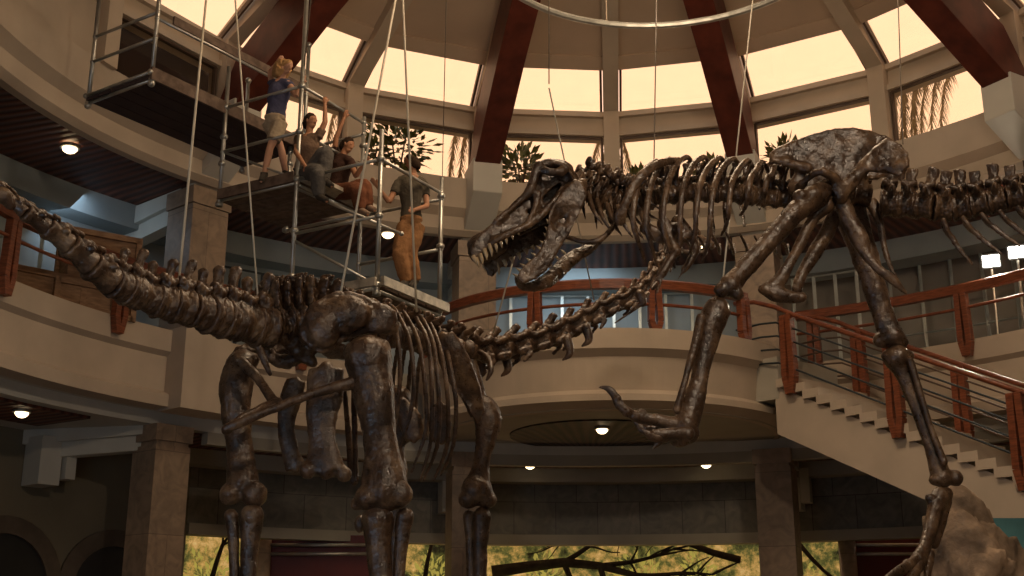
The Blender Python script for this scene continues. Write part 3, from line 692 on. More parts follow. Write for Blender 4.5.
def centrum(bm, w=1.0, waist=.74, L=1.0):
    tube(bm, [(x*L, 0, 0) for x in (-1.0, -.86, -.45, 0, .45, .86, 1.0)], [w*.93, w, w*(waist+.06), w*waist, w*(waist+.06), w, w*.93], 16, ref=Vector((0, 1, 0)))
def v_dorsal(h, lean=-.2, tw=1.9, th=2.1):
    def f(bm):
        centrum(bm); ell(bm, (0, 0, 1.15), (.75, .55, .6))
        tube(bm, [(0, 0, 1.2), (lean*.5, 0, h*.6), (lean, 0, h)], [(.55, .17), (.5, .15), (.55, .2)], 10, ref=Vector((0, 1, 0)))
        ell(bm, (lean, 0, h), (.62, .3, .22))
        for s in (-1, 1):
            tube(bm, [(0, s*.3, 1.3), (.05, s*1.1, th*.85), (.1, s*tw, th)], [.34, .26, .2], 8)
            ell(bm, (.1, s*tw, th), .26)
            for x in (-.85, .85): ell(bm, (x, s*.38, 1.45), (.4, .25, .22))
    return f
def v_rug(h):
    def f(bm):
        centrum(bm); ell(bm, (0, 0, 1.1), (.9, .7, .6))
        tube(bm, [(0, 0, 1.0), (.1, 0, h*.6), (.1, 0, h)], [(.75, .35), (.6, .3), (.85, .5)], 10, ref=Vector((0, 1, 0)))
        for s in (-1, 1):
            tube(bm, [(0, s*.3, 1.2), (.1, s*.9, 1.6), (.1, s*1.2, 2.0)], [.4, .35, .3], 8); ell(bm, (.2, s*.7, .9), (.5, .4, .5))
    return f
def v_cerv(bm):
    centrum(bm, .95, .8)
    tube(bm, [(0, 0, .8), (.1, 0, 1.5), (.15, 0, 2.1)], [(.6, .3), (.4, .25), (.45, .35)], 10, ref=Vector((0, 1, 0)))
    for s in (-1, 1):
        tube(bm, [(0, s*.5, .5), (.1, s*1.2, .4), (.25, s*1.5, -.1)], [.38, .3, .24], 8)
        tube(bm, [(-.9, s*.75, 1.3), (0, s*.6, 1.2), (.95, s*.85, 1.45)], [.26, .32, .28], 8)
        ell(bm, (-.9, s*.85, 1.4), .36); ell(bm, (.95, s*.9, 1.5), .32)
        tube(bm, [(-.3, s*1.2, -.3), (.6, s*1.2, -1.0), (1.7, s*1.0, -1.7)], [.26, .16, .07], 8)
def v_caud(h, lean, knobr=.38, tw=1.5):
    def f(bm):
        centrum(bm, 1.0, .8); ell(bm, (0, 0, 1.05), (.6, .42, .35))
        tube(bm, [(0, 0, 1.0), (lean*.5, 0, 1+(h-1)*.5), (lean, 0, h)], [(.5, .22), (.34, .18), (.4, .24)], 10, ref=Vector((0, 1, 0)))
        ell(bm, (lean, 0, h), (knobr, knobr*.75, knobr*.7))
        for s in (-1, 1):
            if tw: tube(bm, [(0, s*.6, .45), (.1, s*tw*.8, .5), (.2, s*tw, .4)], [.3, .24, .16], 8)
            ell(bm, (-.9, s*.3, 1.25), (.4, .2, .2)); ell(bm, (.8, s*.25, 1.35), (.35, .18, .2))
    return f
def v_sc(h, lean, kr):
    def f(bm):
        centrum(bm, 1.0, .86); ell(bm, (0, 0, 1.0), (.7, .5, .3))
        tube(bm, [(0, 0, .9), (lean*.5, 0, 1+(h-1)*.5), (lean, 0, h)], [(.58, .3), (.42, .22), (.5, .3)], 10, ref=Vector((0, 1, 0)))
        ell(bm, (lean, 0, h), (kr, kr*.75, kr*.6))
        for s in (-1, 1):
            tube(bm, [(-1.0, s*.32, 1.35), (0, s*.35, 1.05), (.9, s*.3, 1.3)], [.24, .26, .24], 8)
    return f
def v_caudw(h, lean):
    def f(bm):
        centrum(bm, 1.0, .78); ell(bm, (0, 0, 1.1), (.8, .5, .5))
        tube(bm, [(0, 0, 1.0), (lean*.5, 0, 1+(h-1)*.5), (lean, 0, h)], [(.78, .26), (.6, .2), (.72, .28)], 10, ref=Vector((0, 1, 0)))
        for s in (-1, 1):
            tube(bm, [(0, s*.6, .5), (.1, s*1.3, .7), (.2, s*1.9, .6)], [.42, .34, .2], 8)
            tube(bm, [(-.95, s*.4, 1.5), (0, s*.35, 1.3), (.9, s*.3, 1.6)], [.26, .25, .25], 8)
    return f
def v_scerv(prong):
  def f(bm):
    centrum(bm, .8, .68); ell(bm, (0, 0, .6), (.9, .5, .45))
    tube(bm, [(-.5, 0, .9), (0, 0, 1.25), (.7, 0, 1.7)], [(.3, .2), (.35, .2), (.3, .25)], 8, ref=Vector((0, 1, 0)))
    for s in (-1, 1):
        tube(bm, [(-.9, s*.5, 1.1), (0, s*.7, .6), (1.0, s*.6, 1.0)], [.3, .3, .28], 8)
        if prong: tube(bm, [(.2, s*.6, -.2), (.5, s*1.1, -.9), (-.3, s*1.15, -1.3)], [.3, .26, .12], 8)
        ell(bm, (.2, s*.9, -.5), (.75, .3, .35))
  return f
def chev(bm):
    for s in (-1, 1): tube(bm, [(0, s*.45, -.9), (.3, s*.28, -1.5), (.7, 0, -2.1)], [.16, .2, .2], 8)
    tube(bm, [(.7, 0, -2.0), (1.4, 0, -3.0), (2.3, 0, -4.0)], [(.22, .14), (.2, .12), (.12, .08)], 8, ref=Vector((0, 1, 0)))
def spine(root, path, n, protos, m, lenf=.98, hint=None, chevmesh=None, chev_range=(0, 0), scale_z=1.0, name='vertebra'):
    """n vertebrae spread along (px,py,Y,r) path"""
    w = [(*P(px, py, Y), r*mpx(Y)) for px, py, Y, r in path]; w = smooth_path(w, 12)
    L = [0]
    for a, b_ in zip(w, w[1:]): L.append(L[-1]+(Vector(b_[:3])-Vector(a[:3])).length)
    def at(s):
        for i in range(len(L)-1):
            if s <= L[i+1] or i == len(L)-2:
                t = (s-L[i])/max(1e-6, L[i+1]-L[i]); return [a+(b_-a)*t for a, b_ in zip(w[i], w[i+1])]
    base = WL(root); out = []
    # spacing follows the radius, so the vertebrae keep their proportions
    ds = []; s = 0
    tot = L[-1]; wts = []
    for i in range(n): wts.append(at(tot*(i+.5)/n)[3]**.6)
    sm = sum(wts); s = 0
    for i in range(n):
        l = tot*wts[i]/sm; q = at(s+l/2); q0 = at(max(0, s+l/2-.02)); q1 = at(min(tot, s+l/2+.02)); s += l
        t = (Vector(q1[:3])-Vector(q0[:3])).normalized(); up = hint or Vector((0, 0, 1)); y = up.cross(t).normalized(); z = t.cross(y)
        rot = Matrix((t, y, z)).transposed() @ Matrix.Rotation(rnd.uniform(-.07, .07), 3, 'X')
        me = protos[i % len(protos)]
        o = bpy.data.objects.new(name, me); COL.objects.link(o); o.parent = root
        o.location = Vector(q[:3])-base; o.rotation_euler = rot.to_euler(); r = q[3]*rnd.uniform(.95, 1.05)
        o.scale = (l/2*lenf, r, r*scale_z*rnd.uniform(.96, 1.06))
        if chevmesh and chev_range[0] <= i < chev_range[1]:
            c = bpy.data.objects.new('chevron', chevmesh); COL.objects.link(c); c.parent = o; c.scale = (r/(l/2), 1, 1/scale_z)
        out.append(o)
    return out
def tooth(parent, px, py, Y, dx, dy, r, m=None, dY=0.0):
    a = P(px, py, Y); b_ = P(px+dx, py+dy, Y+dY); mid = a.lerp(b_, .5)+Vector((.006, 0, -.003))
    k = mpx(Y); bm = BM(); tube(bm, [a, mid, b_], [r*k, r*k*.75, r*k*.12], 8); link('tooth', bm, m or M['tooth'], parent, smooth=True)

MB, MS = M['bone'], M['bone2']
pd = [proto('p', v_dorsal(3.1, -.25), MB), proto('p', v_dorsal(2.9, -.1, 1.8, 2.2), MB)]
pc = [proto('p', v_cerv, MB)]
pq = [proto('p', v_caudw(2.9, .35), MB, amp=.1), proto('p', v_caudw(2.7, .1), MB, amp=.1)]
pch = proto('p', chev, MB)
ps = [proto('p', v_sc(2.25, .3, .5), MS, amp=.1), proto('p', v_sc(2.4, .5, .44), MS, amp=.1), proto('p', v_sc(2.15, .15, .52), MS, amp=.1)]
pt = [proto('p', v_caud(1.5, .3, .3, 1.2), MS)]
psac = [proto('p', v_rug(2.15), MS, amp=.2), proto('p', v_rug(2.3), MS, amp=.22)]
psd = [proto('p', v_dorsal(2.2, .2, 1.5, 1.6), MS)]
psc = [proto('p', v_scerv(True), MS, amp=.12), proto('p', v_scerv(False), MS, amp=.14)]

# ---------------------------------------------------------------- carnivore
trex = empty('carnivore_skeleton', P(900, 572, 10.4), 'huge two-legged carnivore skeleton with open toothed jaws, lunging to the left', 'dinosaur skeleton')
skp = P(530, 215, 10.1)
# skull
NS_ = [(470, 249), (477, 238), (486, 229), (495, 222), (507, 212), (520, 200), (528, 192), (533, 180), (537, 167), (545, 162), (557, 162), (567, 166), (571, 176), (566, 186),
       (560, 196), (552, 206), (544, 215), (534, 222), (522, 228), (508, 234), (496, 241), (486, 249), (478, 259), (472, 258)]
near = [(x, y, 9.75+(x-470)*.002) for x, y in NS_]
h1 = [(x, y, 9.75+(x-470)*.002) for x, y in ((507, 217), (512, 210), (519, 204), (522, 206), (515, 214), (509, 219))]
h2 = [(x, y, 9.93) for x, y in ((543, 197), (552, 188), (560, 183), (562, 186), (555, 195), (547, 204), (543, 204))]
h3 = [(x, y, 9.9) for x, y in ((539, 178), (545, 172), (549, 175), (545, 184), (540, 188))]
h4 = [(x, y, 9.85) for x, y in ((526, 214), (531, 207), (534, 208), (530, 215), (527, 217))]
bm = BM()
plate(bm, near, .10, (h1, h2, h4))
far = [(x+15, y+18, 10.28+(x-470)*.002) for x, y in NS_ if True]
plate(bm, far, .04)
plate(bm, [(x, y, 10.05) for x, y in ((532, 196), (545, 184), (562, 178), (573, 188), (567, 205), (550, 222), (532, 230), (520, 236), (516, 228), (528, 212))], .06)
# roof of the snout between the two sides, palate, and muzzle
for a, b_ in zip(NS_[:13], NS_[1:13]):
    q = [P(a[0], a[1], 9.76), P(b_[0], b_[1], 9.76), P(b_[0]+15, b_[1]+18, 10.32), P(a[0]+15, a[1]+18, 10.32)]
    hexa(bm, [v+Vector((0, 0, -.02)) for v in q]+[v+Vector((0, 0, .02)) for v in q])
chain(bm, [(472, 252, 9.8, 5), (475, 247, 9.8, 9.5), (485, 240, 9.83, 10), (500, 228, 9.83, 8), (514, 216, 9.83, 6)], .8)
chain(bm, [(476, 256, 10.1, 7), (486, 254, 10.2, 9), (500, 246, 10.2, 8)], .8)
chain(bm, [(496, 222, 9.76, 3.5), (520, 200, 9.76, 3.5), (530, 190, 9.76, 5), (535, 174, 9.76, 5), (541, 165, 9.78, 5.5), (556, 163, 9.82, 5), (568, 168, 9.86, 5), (571, 177, 9.88, 4)], .9)
chain(bm, [(488, 246, 9.74, 3), (506, 235, 9.74, 4), (524, 227, 9.76, 4), (540, 217, 9.8, 4), (551, 204, 9.84, 3.5), (560, 195, 9.86, 4)], .9)
chain(bm, [(528, 222, 9.76, 3), (535, 208, 9.76, 3.5), (538, 194, 9.78, 4)], .8)
chain(bm, [(566, 170, 9.9, 6), (572, 180, 10.1, 8), (576, 186, 10.25, 6)], .9)
chain(bm, [(538, 167, 9.77, 5), (550, 172, 9.74, 4), (562, 172, 9.78, 5)], .8)
skull = organic('skull', bm, MB, trex, .014, .008, 11, 2)
for i, (x, y, L_) in enumerate([(473, 258, 7), (476, 260, 8), (480, 256, 9), (484, 251, 9), (489, 246, 10), (494, 242, 10), (499, 239, 9), (504, 236.5, 8), (510, 233, 7), (516, 230, 6), (522, 227, 5), (528, 224.5, 4)]):
    tooth(skull, x, y-2, 9.72+i*.004, 3, L_*1.25, 2.5)
for i, (x, y, L_) in enumerate([(484, 268, 6), (490, 270, 8), (497, 266, 10), (504, 263, 7), (511, 260, 6), (518, 256, 6), (525, 252, 5), (532, 249, 4)]):
    tooth(skull, x, y-3, 10.3, 2, L_*1.2, 2.3)
# lower jaw: two rami meeting at the chin
J1 = [(583, 182), (587, 194), (583, 207), (574, 224), (565, 240), (555, 257), (547, 270), (536, 279), (523, 283), (517, 277), (521, 268), (530, 261), (540, 250), (545, 238), (548, 226), (549, 214), (554, 202), (564, 189), (575, 179)]
jh = [(x, y, 9.9) for x, y in ((558, 224), (562, 217), (566, 219), (562, 228))]
bm = BM(); plate(bm, [(x, y, 9.75+(583-x)*-.0015+.12) for x, y in J1], .055, (jh,))
chain(bm, [(520, 278, 9.8, 3), (534, 270, 9.8, 6), (545, 258, 9.82, 6.5), (553, 244, 9.85, 6), (560, 226, 9.85, 4)], .8)
chain(bm, [(566, 232, 9.85, 3), (573, 214, 9.88, 5), (580, 196, 9.92, 5), (582, 184, 9.95, 6)], .8)
chain(bm, [(552, 214, 9.86, 4), (560, 196, 9.86, 4), (573, 183, 9.9, 5)], .8)
J2 = [(519, 284, 10.0), (534, 281, 10.05), (548, 270, 10.2), (560, 258, 10.35), (574, 249, 10.45), (590, 243, 10.5), (600, 236, 10.5), (603, 242, 10.5), (592, 253, 10.45), (578, 262, 10.4), (566, 275, 10.3), (552, 287, 10.15), (534, 292, 10.0), (522, 290, 9.95)]
plate(bm, J2, .05)
chain(bm, [(524, 287, 9.95, 5), (542, 284, 10.05, 6), (558, 272, 10.25, 6), (572, 260, 10.35, 5), (590, 249, 10.45, 4)], .8)
chain(bm, [(518, 279, 9.85, 4), (521, 284, 9.92, 5), (525, 288, 9.97, 4)], .8)
jaw = organic('lower_jaw', bm, MB, trex, .014, .008, 11, 2)
for i, (x, y) in enumerate(((519, 277), (522, 272), (526, 267), (531, 262), (536, 256), (541, 250), (544, 244), (547, 237), (548, 230), (549, 223))):
    tooth(jaw, x, y, 9.82, -7+i*.45, -3.5-(i % 2), 2.0)
for i, (x, y) in enumerate(((521, 287), (528, 283), (536, 279), (544, 273), (551, 266), (558, 259), (565, 254))):
    tooth(jaw, x, y, 10.1+i*.05, -5, -5, 1.8)
bone('throat_bone', trex, [[(621, 212, 10.1, 3.5), (612, 228, 9.95, 3), (601, 239, 9.9, 3.2), (586, 242, 9.9, 3), (567, 237, 9.95, 3)], [(601, 239, 9.95, 2), (592, 250, 10.1, 2), (575, 252, 10.2, 1.5)]], voxel=.012)
# neck, back, tail
spine(trex, [(576, 180, 10.25, 13), (590, 189, 10.3, 16), (604, 197, 10.3, 16), (620, 203, 10.3, 15), (636, 204, 10.3, 13), (650, 200, 10.3, 12)], 7, pc, MB, 1.15, scale_z=1.0)
for x, y in ((588, 205), (597, 212), (607, 216), (618, 218), (629, 220), (640, 222)):
    bone('cervical_rib', trex, [[(x, y-12, 10.1, 3), (x+6, y+6, 10.0, 2.6), (x+15, y+20, 10.0, 1.2)]], voxel=.012, amp=.003)
spine(trex, [(652, 198, 10.35, 10), (680, 194, 10.4, 10.5), (710, 193, 10.4, 10.5), (745, 195, 10.4, 11), (775, 198, 10.4, 11.5), (800, 200, 10.4, 12)], 13, pd, MB, 1.0, scale_z=1.05)
spine(trex, [(800, 196, 10.4, 12), (835, 192, 10.4, 12), (870, 196, 10.4, 12)], 4, pd, MB, 1.0)
spine(trex, [(880, 204, 10.4, 14), (905, 205, 10.35, 14.5), (932, 207, 10.25, 14.5), (956, 208, 10.2, 14), (985, 203, 10.1, 13.5), (1015, 197, 10.0, 13), (1060, 190, 9.9, 12.5), (1110, 182, 9.8, 11), (1170, 176, 9.7, 9)], 17, pq, MB, .98, chevmesh=pch, chev_range=(3, 14))
# pelvis
il = [(768, 154), (780, 147), (800, 137), (824, 130), (850, 127), (872, 130), (890, 137), (904, 145), (906, 160), (900, 176), (880, 172), (862, 175), (847, 184), (838, 196), (834, 206), (820, 206), (810, 196), (800, 192), (792, 196), (786, 186), (794, 174), (800, 166), (786, 160), (770, 165)]
IA = [(768, 154), (780, 147), (800, 137), (824, 130), (850, 127), (872, 130), (888, 137), (876, 150), (858, 168), (842, 186), (834, 200), (824, 204), (812, 196), (800, 194), (792, 196), (786, 186), (794, 174), (800, 166), (786, 160), (770, 165)]
IB = [(836, 204), (840, 188), (852, 172), (868, 154), (886, 138), (900, 142), (908, 152), (907, 166), (900, 178), (886, 173), (870, 172), (856, 178), (846, 192)]
bone('ilium', trex, [[(800, 188, 10.05, 6), (808, 178, 9.9, 4.5), (822, 172, 9.8, 4.5), (834, 178, 9.85, 5), (838, 192, 9.9, 7), (836, 202, 10, 7)],
                     [(840, 196, 9.92, 9), (850, 184, 9.9, 8), (866, 170, 9.86, 5)], [(772, 160, 10.1, 4), (790, 164, 10.08, 4.5), (806, 168, 10.05, 5)]],
     plates=(([(x, y, 10.12) for x, y in IA], .07), ([(x, y, 9.98-(x-836)*.004) for x, y in IB], .09)), voxel=.02, amp=.028, nscale=4.5, smooth=4)
bone('ilium', trex, [[(800, 190, 10.8, 6), (822, 176, 10.8, 5), (842, 190, 10.8, 8)]], plates=(([(x+4, y+6, 10.85) for x, y in il], .05),), voxel=.025, amp=.02)
# hip bones pointing down
bone('pubis', trex, [[(826, 206, 10.0, 9), (815, 216, 10.0, 6.5), (805, 234, 10.0, 6), (796, 252, 10.0, 5.5), (786, 270, 10.0, 6), (776, 284, 10.0, 8), (762, 290, 10.0, 5)],
                     [(762, 289, 10.0, 5), (776, 294, 10.0, 8.5), (790, 297, 10.0, 7), (802, 297, 10.0, 5)]], voxel=.015)
bone('pubis', trex, [[(836, 214, 10.3, 8), (826, 234, 10.3, 8), (814, 254, 10.3, 7.5), (802, 274, 10.3, 6), (797, 290, 10.25, 6)]], voxel=.015)
bone('ischium', trex, [[(842, 202, 10.0, 9), (852, 226, 10.0, 9), (862, 248, 9.98, 6), (876, 266, 9.95, 5), (890, 278, 9.95, 5), (906, 293, 9.95, 2.5)], [(848, 216, 10.0, 8), (858, 236, 10.0, 10), (866, 254, 9.98, 6)]], voxel=.015)
bone('ischium', trex, [[(872, 204, 10.55, 7), (880, 224, 10.5, 4), (884, 246, 10.5, 3.5), (891, 268, 10.45, 2.5), (898, 280, 10.4, 2)]], voxel=.014)
# lifted leg
bone('thigh_bone', trex, [[(818, 196, 9.9, 13), (806, 204, 9.85, 12), (792, 216, 9.8, 11), (776, 234, 9.75, 10.5), (758, 254, 9.7, 10), (742, 272, 9.65, 10), (730, 286, 9.62, 12)],
                          [(826, 188, 9.95, 10), (812, 196, 9.85, 11)]], [(722, 290, 9.6, 8.5, 8), (738, 294, 9.6, 7, 7), (800, 196, 9.8, 8, 7)], voxel=.017, amp=.008)
bone('shin_bone', trex, [[(717, 309, 9.62, 13), (712, 322, 9.6, 14), (707, 344, 9.58, 11), (702, 366, 9.56, 9), (697, 390, 9.54, 10), (690, 412, 9.52, 13), (685, 426, 9.5, 14)]], [(722, 312, 9.62, 9, 7), (708, 312, 9.62, 7, 6)], voxel=.016)
bone('fibula', trex, [[(701, 318, 9.5, 5), (697, 338, 9.5, 5), (690, 362, 9.48, 4), (683, 388, 9.46, 3.4), (677, 410, 9.46, 4.5)]], voxel=.012, amp=.004)
foot = bone('foot_bones', trex, [[(688, 432, 9.5, 12), (674, 425, 9.48, 9), (660, 421, 9.46, 6.5), (646, 419, 9.44, 6), (634, 416, 9.42, 6)], [(684, 432, 9.6, 8), (664, 430, 9.6, 6), (646, 428, 9.6, 5)], [(688, 434, 9.4, 7), (670, 434, 9.36, 6), (654, 434, 9.34, 5)]], [(641, 413, 9.44, 5, 4.5), (662, 436, 9.4, 12, 7), (680, 440, 9.45, 10, 7)], voxel=.014)
bone('toe', trex, [[(636, 417, 9.42, 5.5), (626, 411, 9.4, 4.5), (619, 404, 9.4, 5), (615, 396, 9.4, 4), (611, 391, 9.4, 4.2), (606, 388, 9.4, 3), (598, 387, 9.4, .8)]], [(627, 412, 9.4, 5.5), (617, 399, 9.4, 5)], voxel=.011, amp=.004)
bone('toe', trex, [[(650, 428, 9.6, 5), (643, 431, 9.6, 4.5), (638, 424, 9.6, 3.5), (632, 418, 9.6, 1.2)]], voxel=.012, amp=.004)
bone('toe', trex, [[(668, 434, 9.36, 5), (656, 438, 9.34, 5), (648, 434, 9.32, 4), (640, 429, 9.3, 1.2)]], voxel=.012, amp=.004)
bone('toe', trex, [[(664, 438, 9.4, 4), (658, 443, 9.4, 3.5), (652, 450, 9.4, 1)]], voxel=.012, amp=.004)
# standing leg
bone('thigh_bone', trex, [[(850, 212, 10.6, 17), (858, 236, 10.55, 15), (868, 266, 10.5, 13), (877, 296, 10.5, 11.5), (885, 320, 10.5, 11.5), (892, 336, 10.5, 13)], [(846, 204, 10.6, 9), (838, 208, 10.5, 10)]], [(882, 340, 10.5, 9, 8), (899, 342, 10.5, 9, 8)], voxel=.018, amp=.009)
bone('shin_bone', trex, [[(897, 358, 10.5, 14), (903, 372, 10.5, 9.5), (912, 394, 10.5, 8), (922, 418, 10.5, 7.5), (931, 444, 10.5, 8), (938, 466, 10.5, 9), (942, 478, 10.5, 10)]], [(888, 356, 10.5, 7, 6), (908, 356, 10.5, 6.5, 6), (955, 478, 10.5, 8, 8), (938, 480, 10.5, 9, 6)], voxel=.016)
bone('fibula', trex, [[(910, 360, 10.4, 4), (918, 385, 10.4, 3.5), (930, 425, 10.4, 3), (944, 462, 10.4, 4)]], voxel=.012, amp=.004)
bone('foot_bones', trex, [[(940, 496, 10.4, 9), (935, 508, 10.35, 8), (931, 526, 10.3, 6.5), (926, 544, 10.2, 6.5), (918, 560, 10.1, 8)], [(946, 494, 10.45, 7), (942, 518, 10.4, 5.5), (934, 544, 10.3, 5)]], [(930, 498, 10.35, 5, 4)], voxel=.014)
bone('toe', trex, [[(920, 558, 10.1, 6), (908, 566, 10.0, 5.5), (898, 572, 9.9, 5), (886, 580, 9.8, 4), (876, 590, 9.75, 2)]], [(908, 565, 10, 6)], voxel=.012, amp=.004)
bone('toe', trex, [[(922, 560, 10.1, 6), (914, 574, 10.0, 5.5), (906, 588, 9.9, 4), (900, 600, 9.85, 2)]], voxel=.012, amp=.004)
bone('toe', trex, [[(930, 554, 10.2, 5), (928, 570, 10.1, 4.5), (926, 588, 10.0, 3)]], voxel=.012, amp=.004)
# ribs
RT = [(657, 160, 262), (670, 158, 268), (687, 156, 268), (704, 156, 262), (720, 157, 256), (734, 158, 262), (748, 159, 236), (762, 161, 216), (776, 165, 206)]
for i, (x, y, e) in enumerate(RT):
    k = min(1, (e-y)/100)
    s = 22*k; tail_ = 10 if i < 3 else (-4 if i < 4 else -10)
    bone('rib', trex, [[(x+6, y+10, 10.35, 2.5), (x, y+1, 10.2, 3.2), (x-s*.55, y+11, 9.95, 3.8), (x-s*.95, y+(e-y)*.32, 9.75, 3.8), (x-s-2, y+(e-y)*.6, 9.72, 3.4), (x-s+tail_*.4, y+(e-y)*.82, 9.8, 2.8), (x-s+tail_, e, 9.92, 1.8)]], voxel=.013, amp=.003, deep=.6)
    bone('rib', trex, [[(x+6, y+12, 10.45, 2.5), (x+2, y+6, 10.65, 3), (x-s*.3, y+(e-y)*.3, 10.95, 3.2), (x-s*.4, y+(e-y)*.55, 11.0, 3), (x-s*.2, y+(e-y)*.88, 10.75, 2)]], voxel=.015, amp=.003, deep=.6)
for i, x in enumerate((690, 704, 718, 732, 746, 760, 774, 786)):
    bone('belly_rib', trex, [[(x-6, 232+abs(i-3)*2, 9.85, 1.6), (x, 246, 10.0, 2), (x+2, 254, 10.3, 1.8), (x+2, 244, 10.7, 1.4)]], voxel=.012, amp=.002)
bone('shoulder_blade', trex, [[(680, 159, 10.05, 3.5), (662, 163, 9.85, 5), (646, 172, 9.75, 5.5), (634, 186, 9.72, 5.5), (626, 202, 9.72, 5.5), (620, 216, 9.75, 7), (622, 224, 9.8, 6)]], voxel=.014, deep=.45)
bone('shoulder_blade', trex, [[(676, 166, 10.7, 3.5), (656, 176, 10.85, 5), (644, 194, 10.9, 5.5), (636, 214, 10.9, 6)]], voxel=.015, deep=.45)
bone('arm', trex, [[(664, 224, 9.9, 8), (670, 238, 9.85, 5.5), (676, 252, 9.82, 6)], [(676, 252, 9.82, 4.5), (668, 264, 9.8, 4), (662, 274, 9.78, 4.5)], [(662, 274, 9.78, 2.5), (655, 280, 9.76, 2.2), (650, 288, 9.75, 1)], [(662, 274, 9.78, 2.5), (660, 284, 9.76, 2), (657, 293, 9.75, 1)]], [(676, 230, 9.9, 9, 8)], voxel=.013)
bone('arm', trex, [[(678, 222, 10.5, 8), (690, 236, 10.5, 5.5), (696, 250, 10.5, 5)], [(696, 250, 10.5, 4.5), (690, 262, 10.5, 4), (684, 270, 10.5, 4)], [(684, 270, 10.5, 2.2), (678, 279, 10.5, 1)]], voxel=.014)
bone('chest_plate', trex, [[(642, 226, 10.2, 6), (660, 236, 10.2, 8), (682, 236, 10.2, 6), (700, 232, 10.2, 4)]], voxel=.018, deep=.5)

# ---------------------------------------------------------------- rock base
def rock(c, s, seed, lab):
    bm = BM(); bmesh.ops.create_icosphere(bm, subdivisions=6, radius=1)
    off = Vector((seed*3.1, seed*1.7, 0))
    for v in bm.verts:
        n_ = v.co.normalized(); p = Vector((n_.x*s[0], n_.y*s[1], n_.z*s[2]))
        k = 1-.42*max(0, n_.z)**2; p.x *= k; p.y *= k
        q = p+off
        a = .34*noise.noise(q*1.2)-.30*abs(noise.noise(q*2.1+Vector((3, 1, 7))))-.12*abs(noise.noise(q*5))+.03*noise.noise(q*14)
        zz = p.z*3.2+.9*noise.noise(q*1.1)+p.x*.8; fr = zz-math.floor(zz); a += .13*(fr**1.5)-.05
        p += Vector((n_.x, n_.y, n_.z*.5))*a
        v.co = Vector((p.x, p.y, max(0, p.z)))+Vector(c)
    o = link('rock', bm, M['rock'], smooth=True); tag(o, lab, 'rock', 'rocks of the mount'); return o
rc = P(985, 540, 11.2)
rock((rc.x-.1, 11.4, 0), (.95, .8, 2.55), 2.3, 'tall light brown rock at the lower right beside the standing leg')
rock((rc.x+.9, 11.7, 0), (.9, .8, 2.0), 4.1, 'lower rock behind the tall one at the right edge')
rock((P(920, 576, 10.2).x, 10.2, 0), (.9, .6, 1.35), 5.2, 'low rock under the standing clawed foot')
bm = BM(); box(bm, (P(1010, 500, 13).x+.5, 13.4, 1.3), (1.2, .06, 2.35)); o = link('blue_board', bm, M['bluepaint']); tag(o, 'blue-green board standing behind the rocks at the right edge', 'board')

# ---------------------------------------------------------------- long-necked plant eater
sau = empty('sauropod_skeleton', P(310, 576, 12.2) - Vector((0, 0, P(310, 576, 12.2).z-1.0)), 'massive four-legged sauropod skeleton, tail towards the left, neck reaching right', 'dinosaur skeleton')
b = BM(); box(b, (-1.3, 13.6, .5), (4.6, 5.4, 1.0), .3); o = link('display_plinth', b, M['walltile'], bevel=.03); tag(o, 'low stone plinth carrying the four-legged skeleton', 'plinth')
# tail
spine(sau, [(-60, 150, 9.0, 4), (-20, 176, 9.4, 5), (4, 194, 9.6, 7), (22, 210, 9.7, 8), (47, 228, 9.9, 11), (72, 248, 10.1, 13.5), (93, 267, 10.3, 15), (112, 282, 10.5, 16)], 10, pt, MS, 1.0)
spine(sau, [(112, 282, 10.5, 16), (138, 294, 10.8, 17), (162, 302, 11.0, 18), (190, 309, 11.2, 18.5), (219, 317, 11.5, 20), (248, 324, 11.8, 21), (272, 328, 12.0, 21)], 10, ps, MS, 1.02)
bone('tail_tip', sau, [[(-6, 194, 9.5, 7), (4, 196, 9.55, 9), (10, 204, 9.6, 6)], [(27, 203, 9.7, 2.5), (33, 208, 9.75, 4), (38, 214, 9.8, 4)]], m=MS, voxel=.013)
# sacrum and back
spine(sau, [(266, 322, 12.0, 19), (290, 320, 12.15, 20), (312, 320, 12.3, 20), (334, 324, 12.5, 17), (352, 326, 12.7, 16)], 9, psac, MS, 1.2)
spine(sau, [(352, 328, 12.7, 15), (380, 332, 13.1, 14), (410, 338, 13.5, 13), (440, 346, 14.0, 12), (468, 350, 14.4, 11)], 9, psd, MS, 1.0)
bone('chevron', sau, [[(258, 346, 11.9, 4), (264, 360, 11.9, 4), (270, 374, 11.95, 2)]], m=MS, voxel=.013)
bone('sacral_ribs', sau, [[(300, 330, 12.2, 9), (320, 345, 12.4, 9), (345, 352, 12.6, 8)], [(262, 350, 12.3, 6), (280, 362, 12.4, 7), (300, 356, 12.4, 7)], [(280, 330, 12.2, 9), (300, 350, 12.35, 9), (312, 362, 12.4, 6)]], m=MS, voxel=.02, amp=.03)
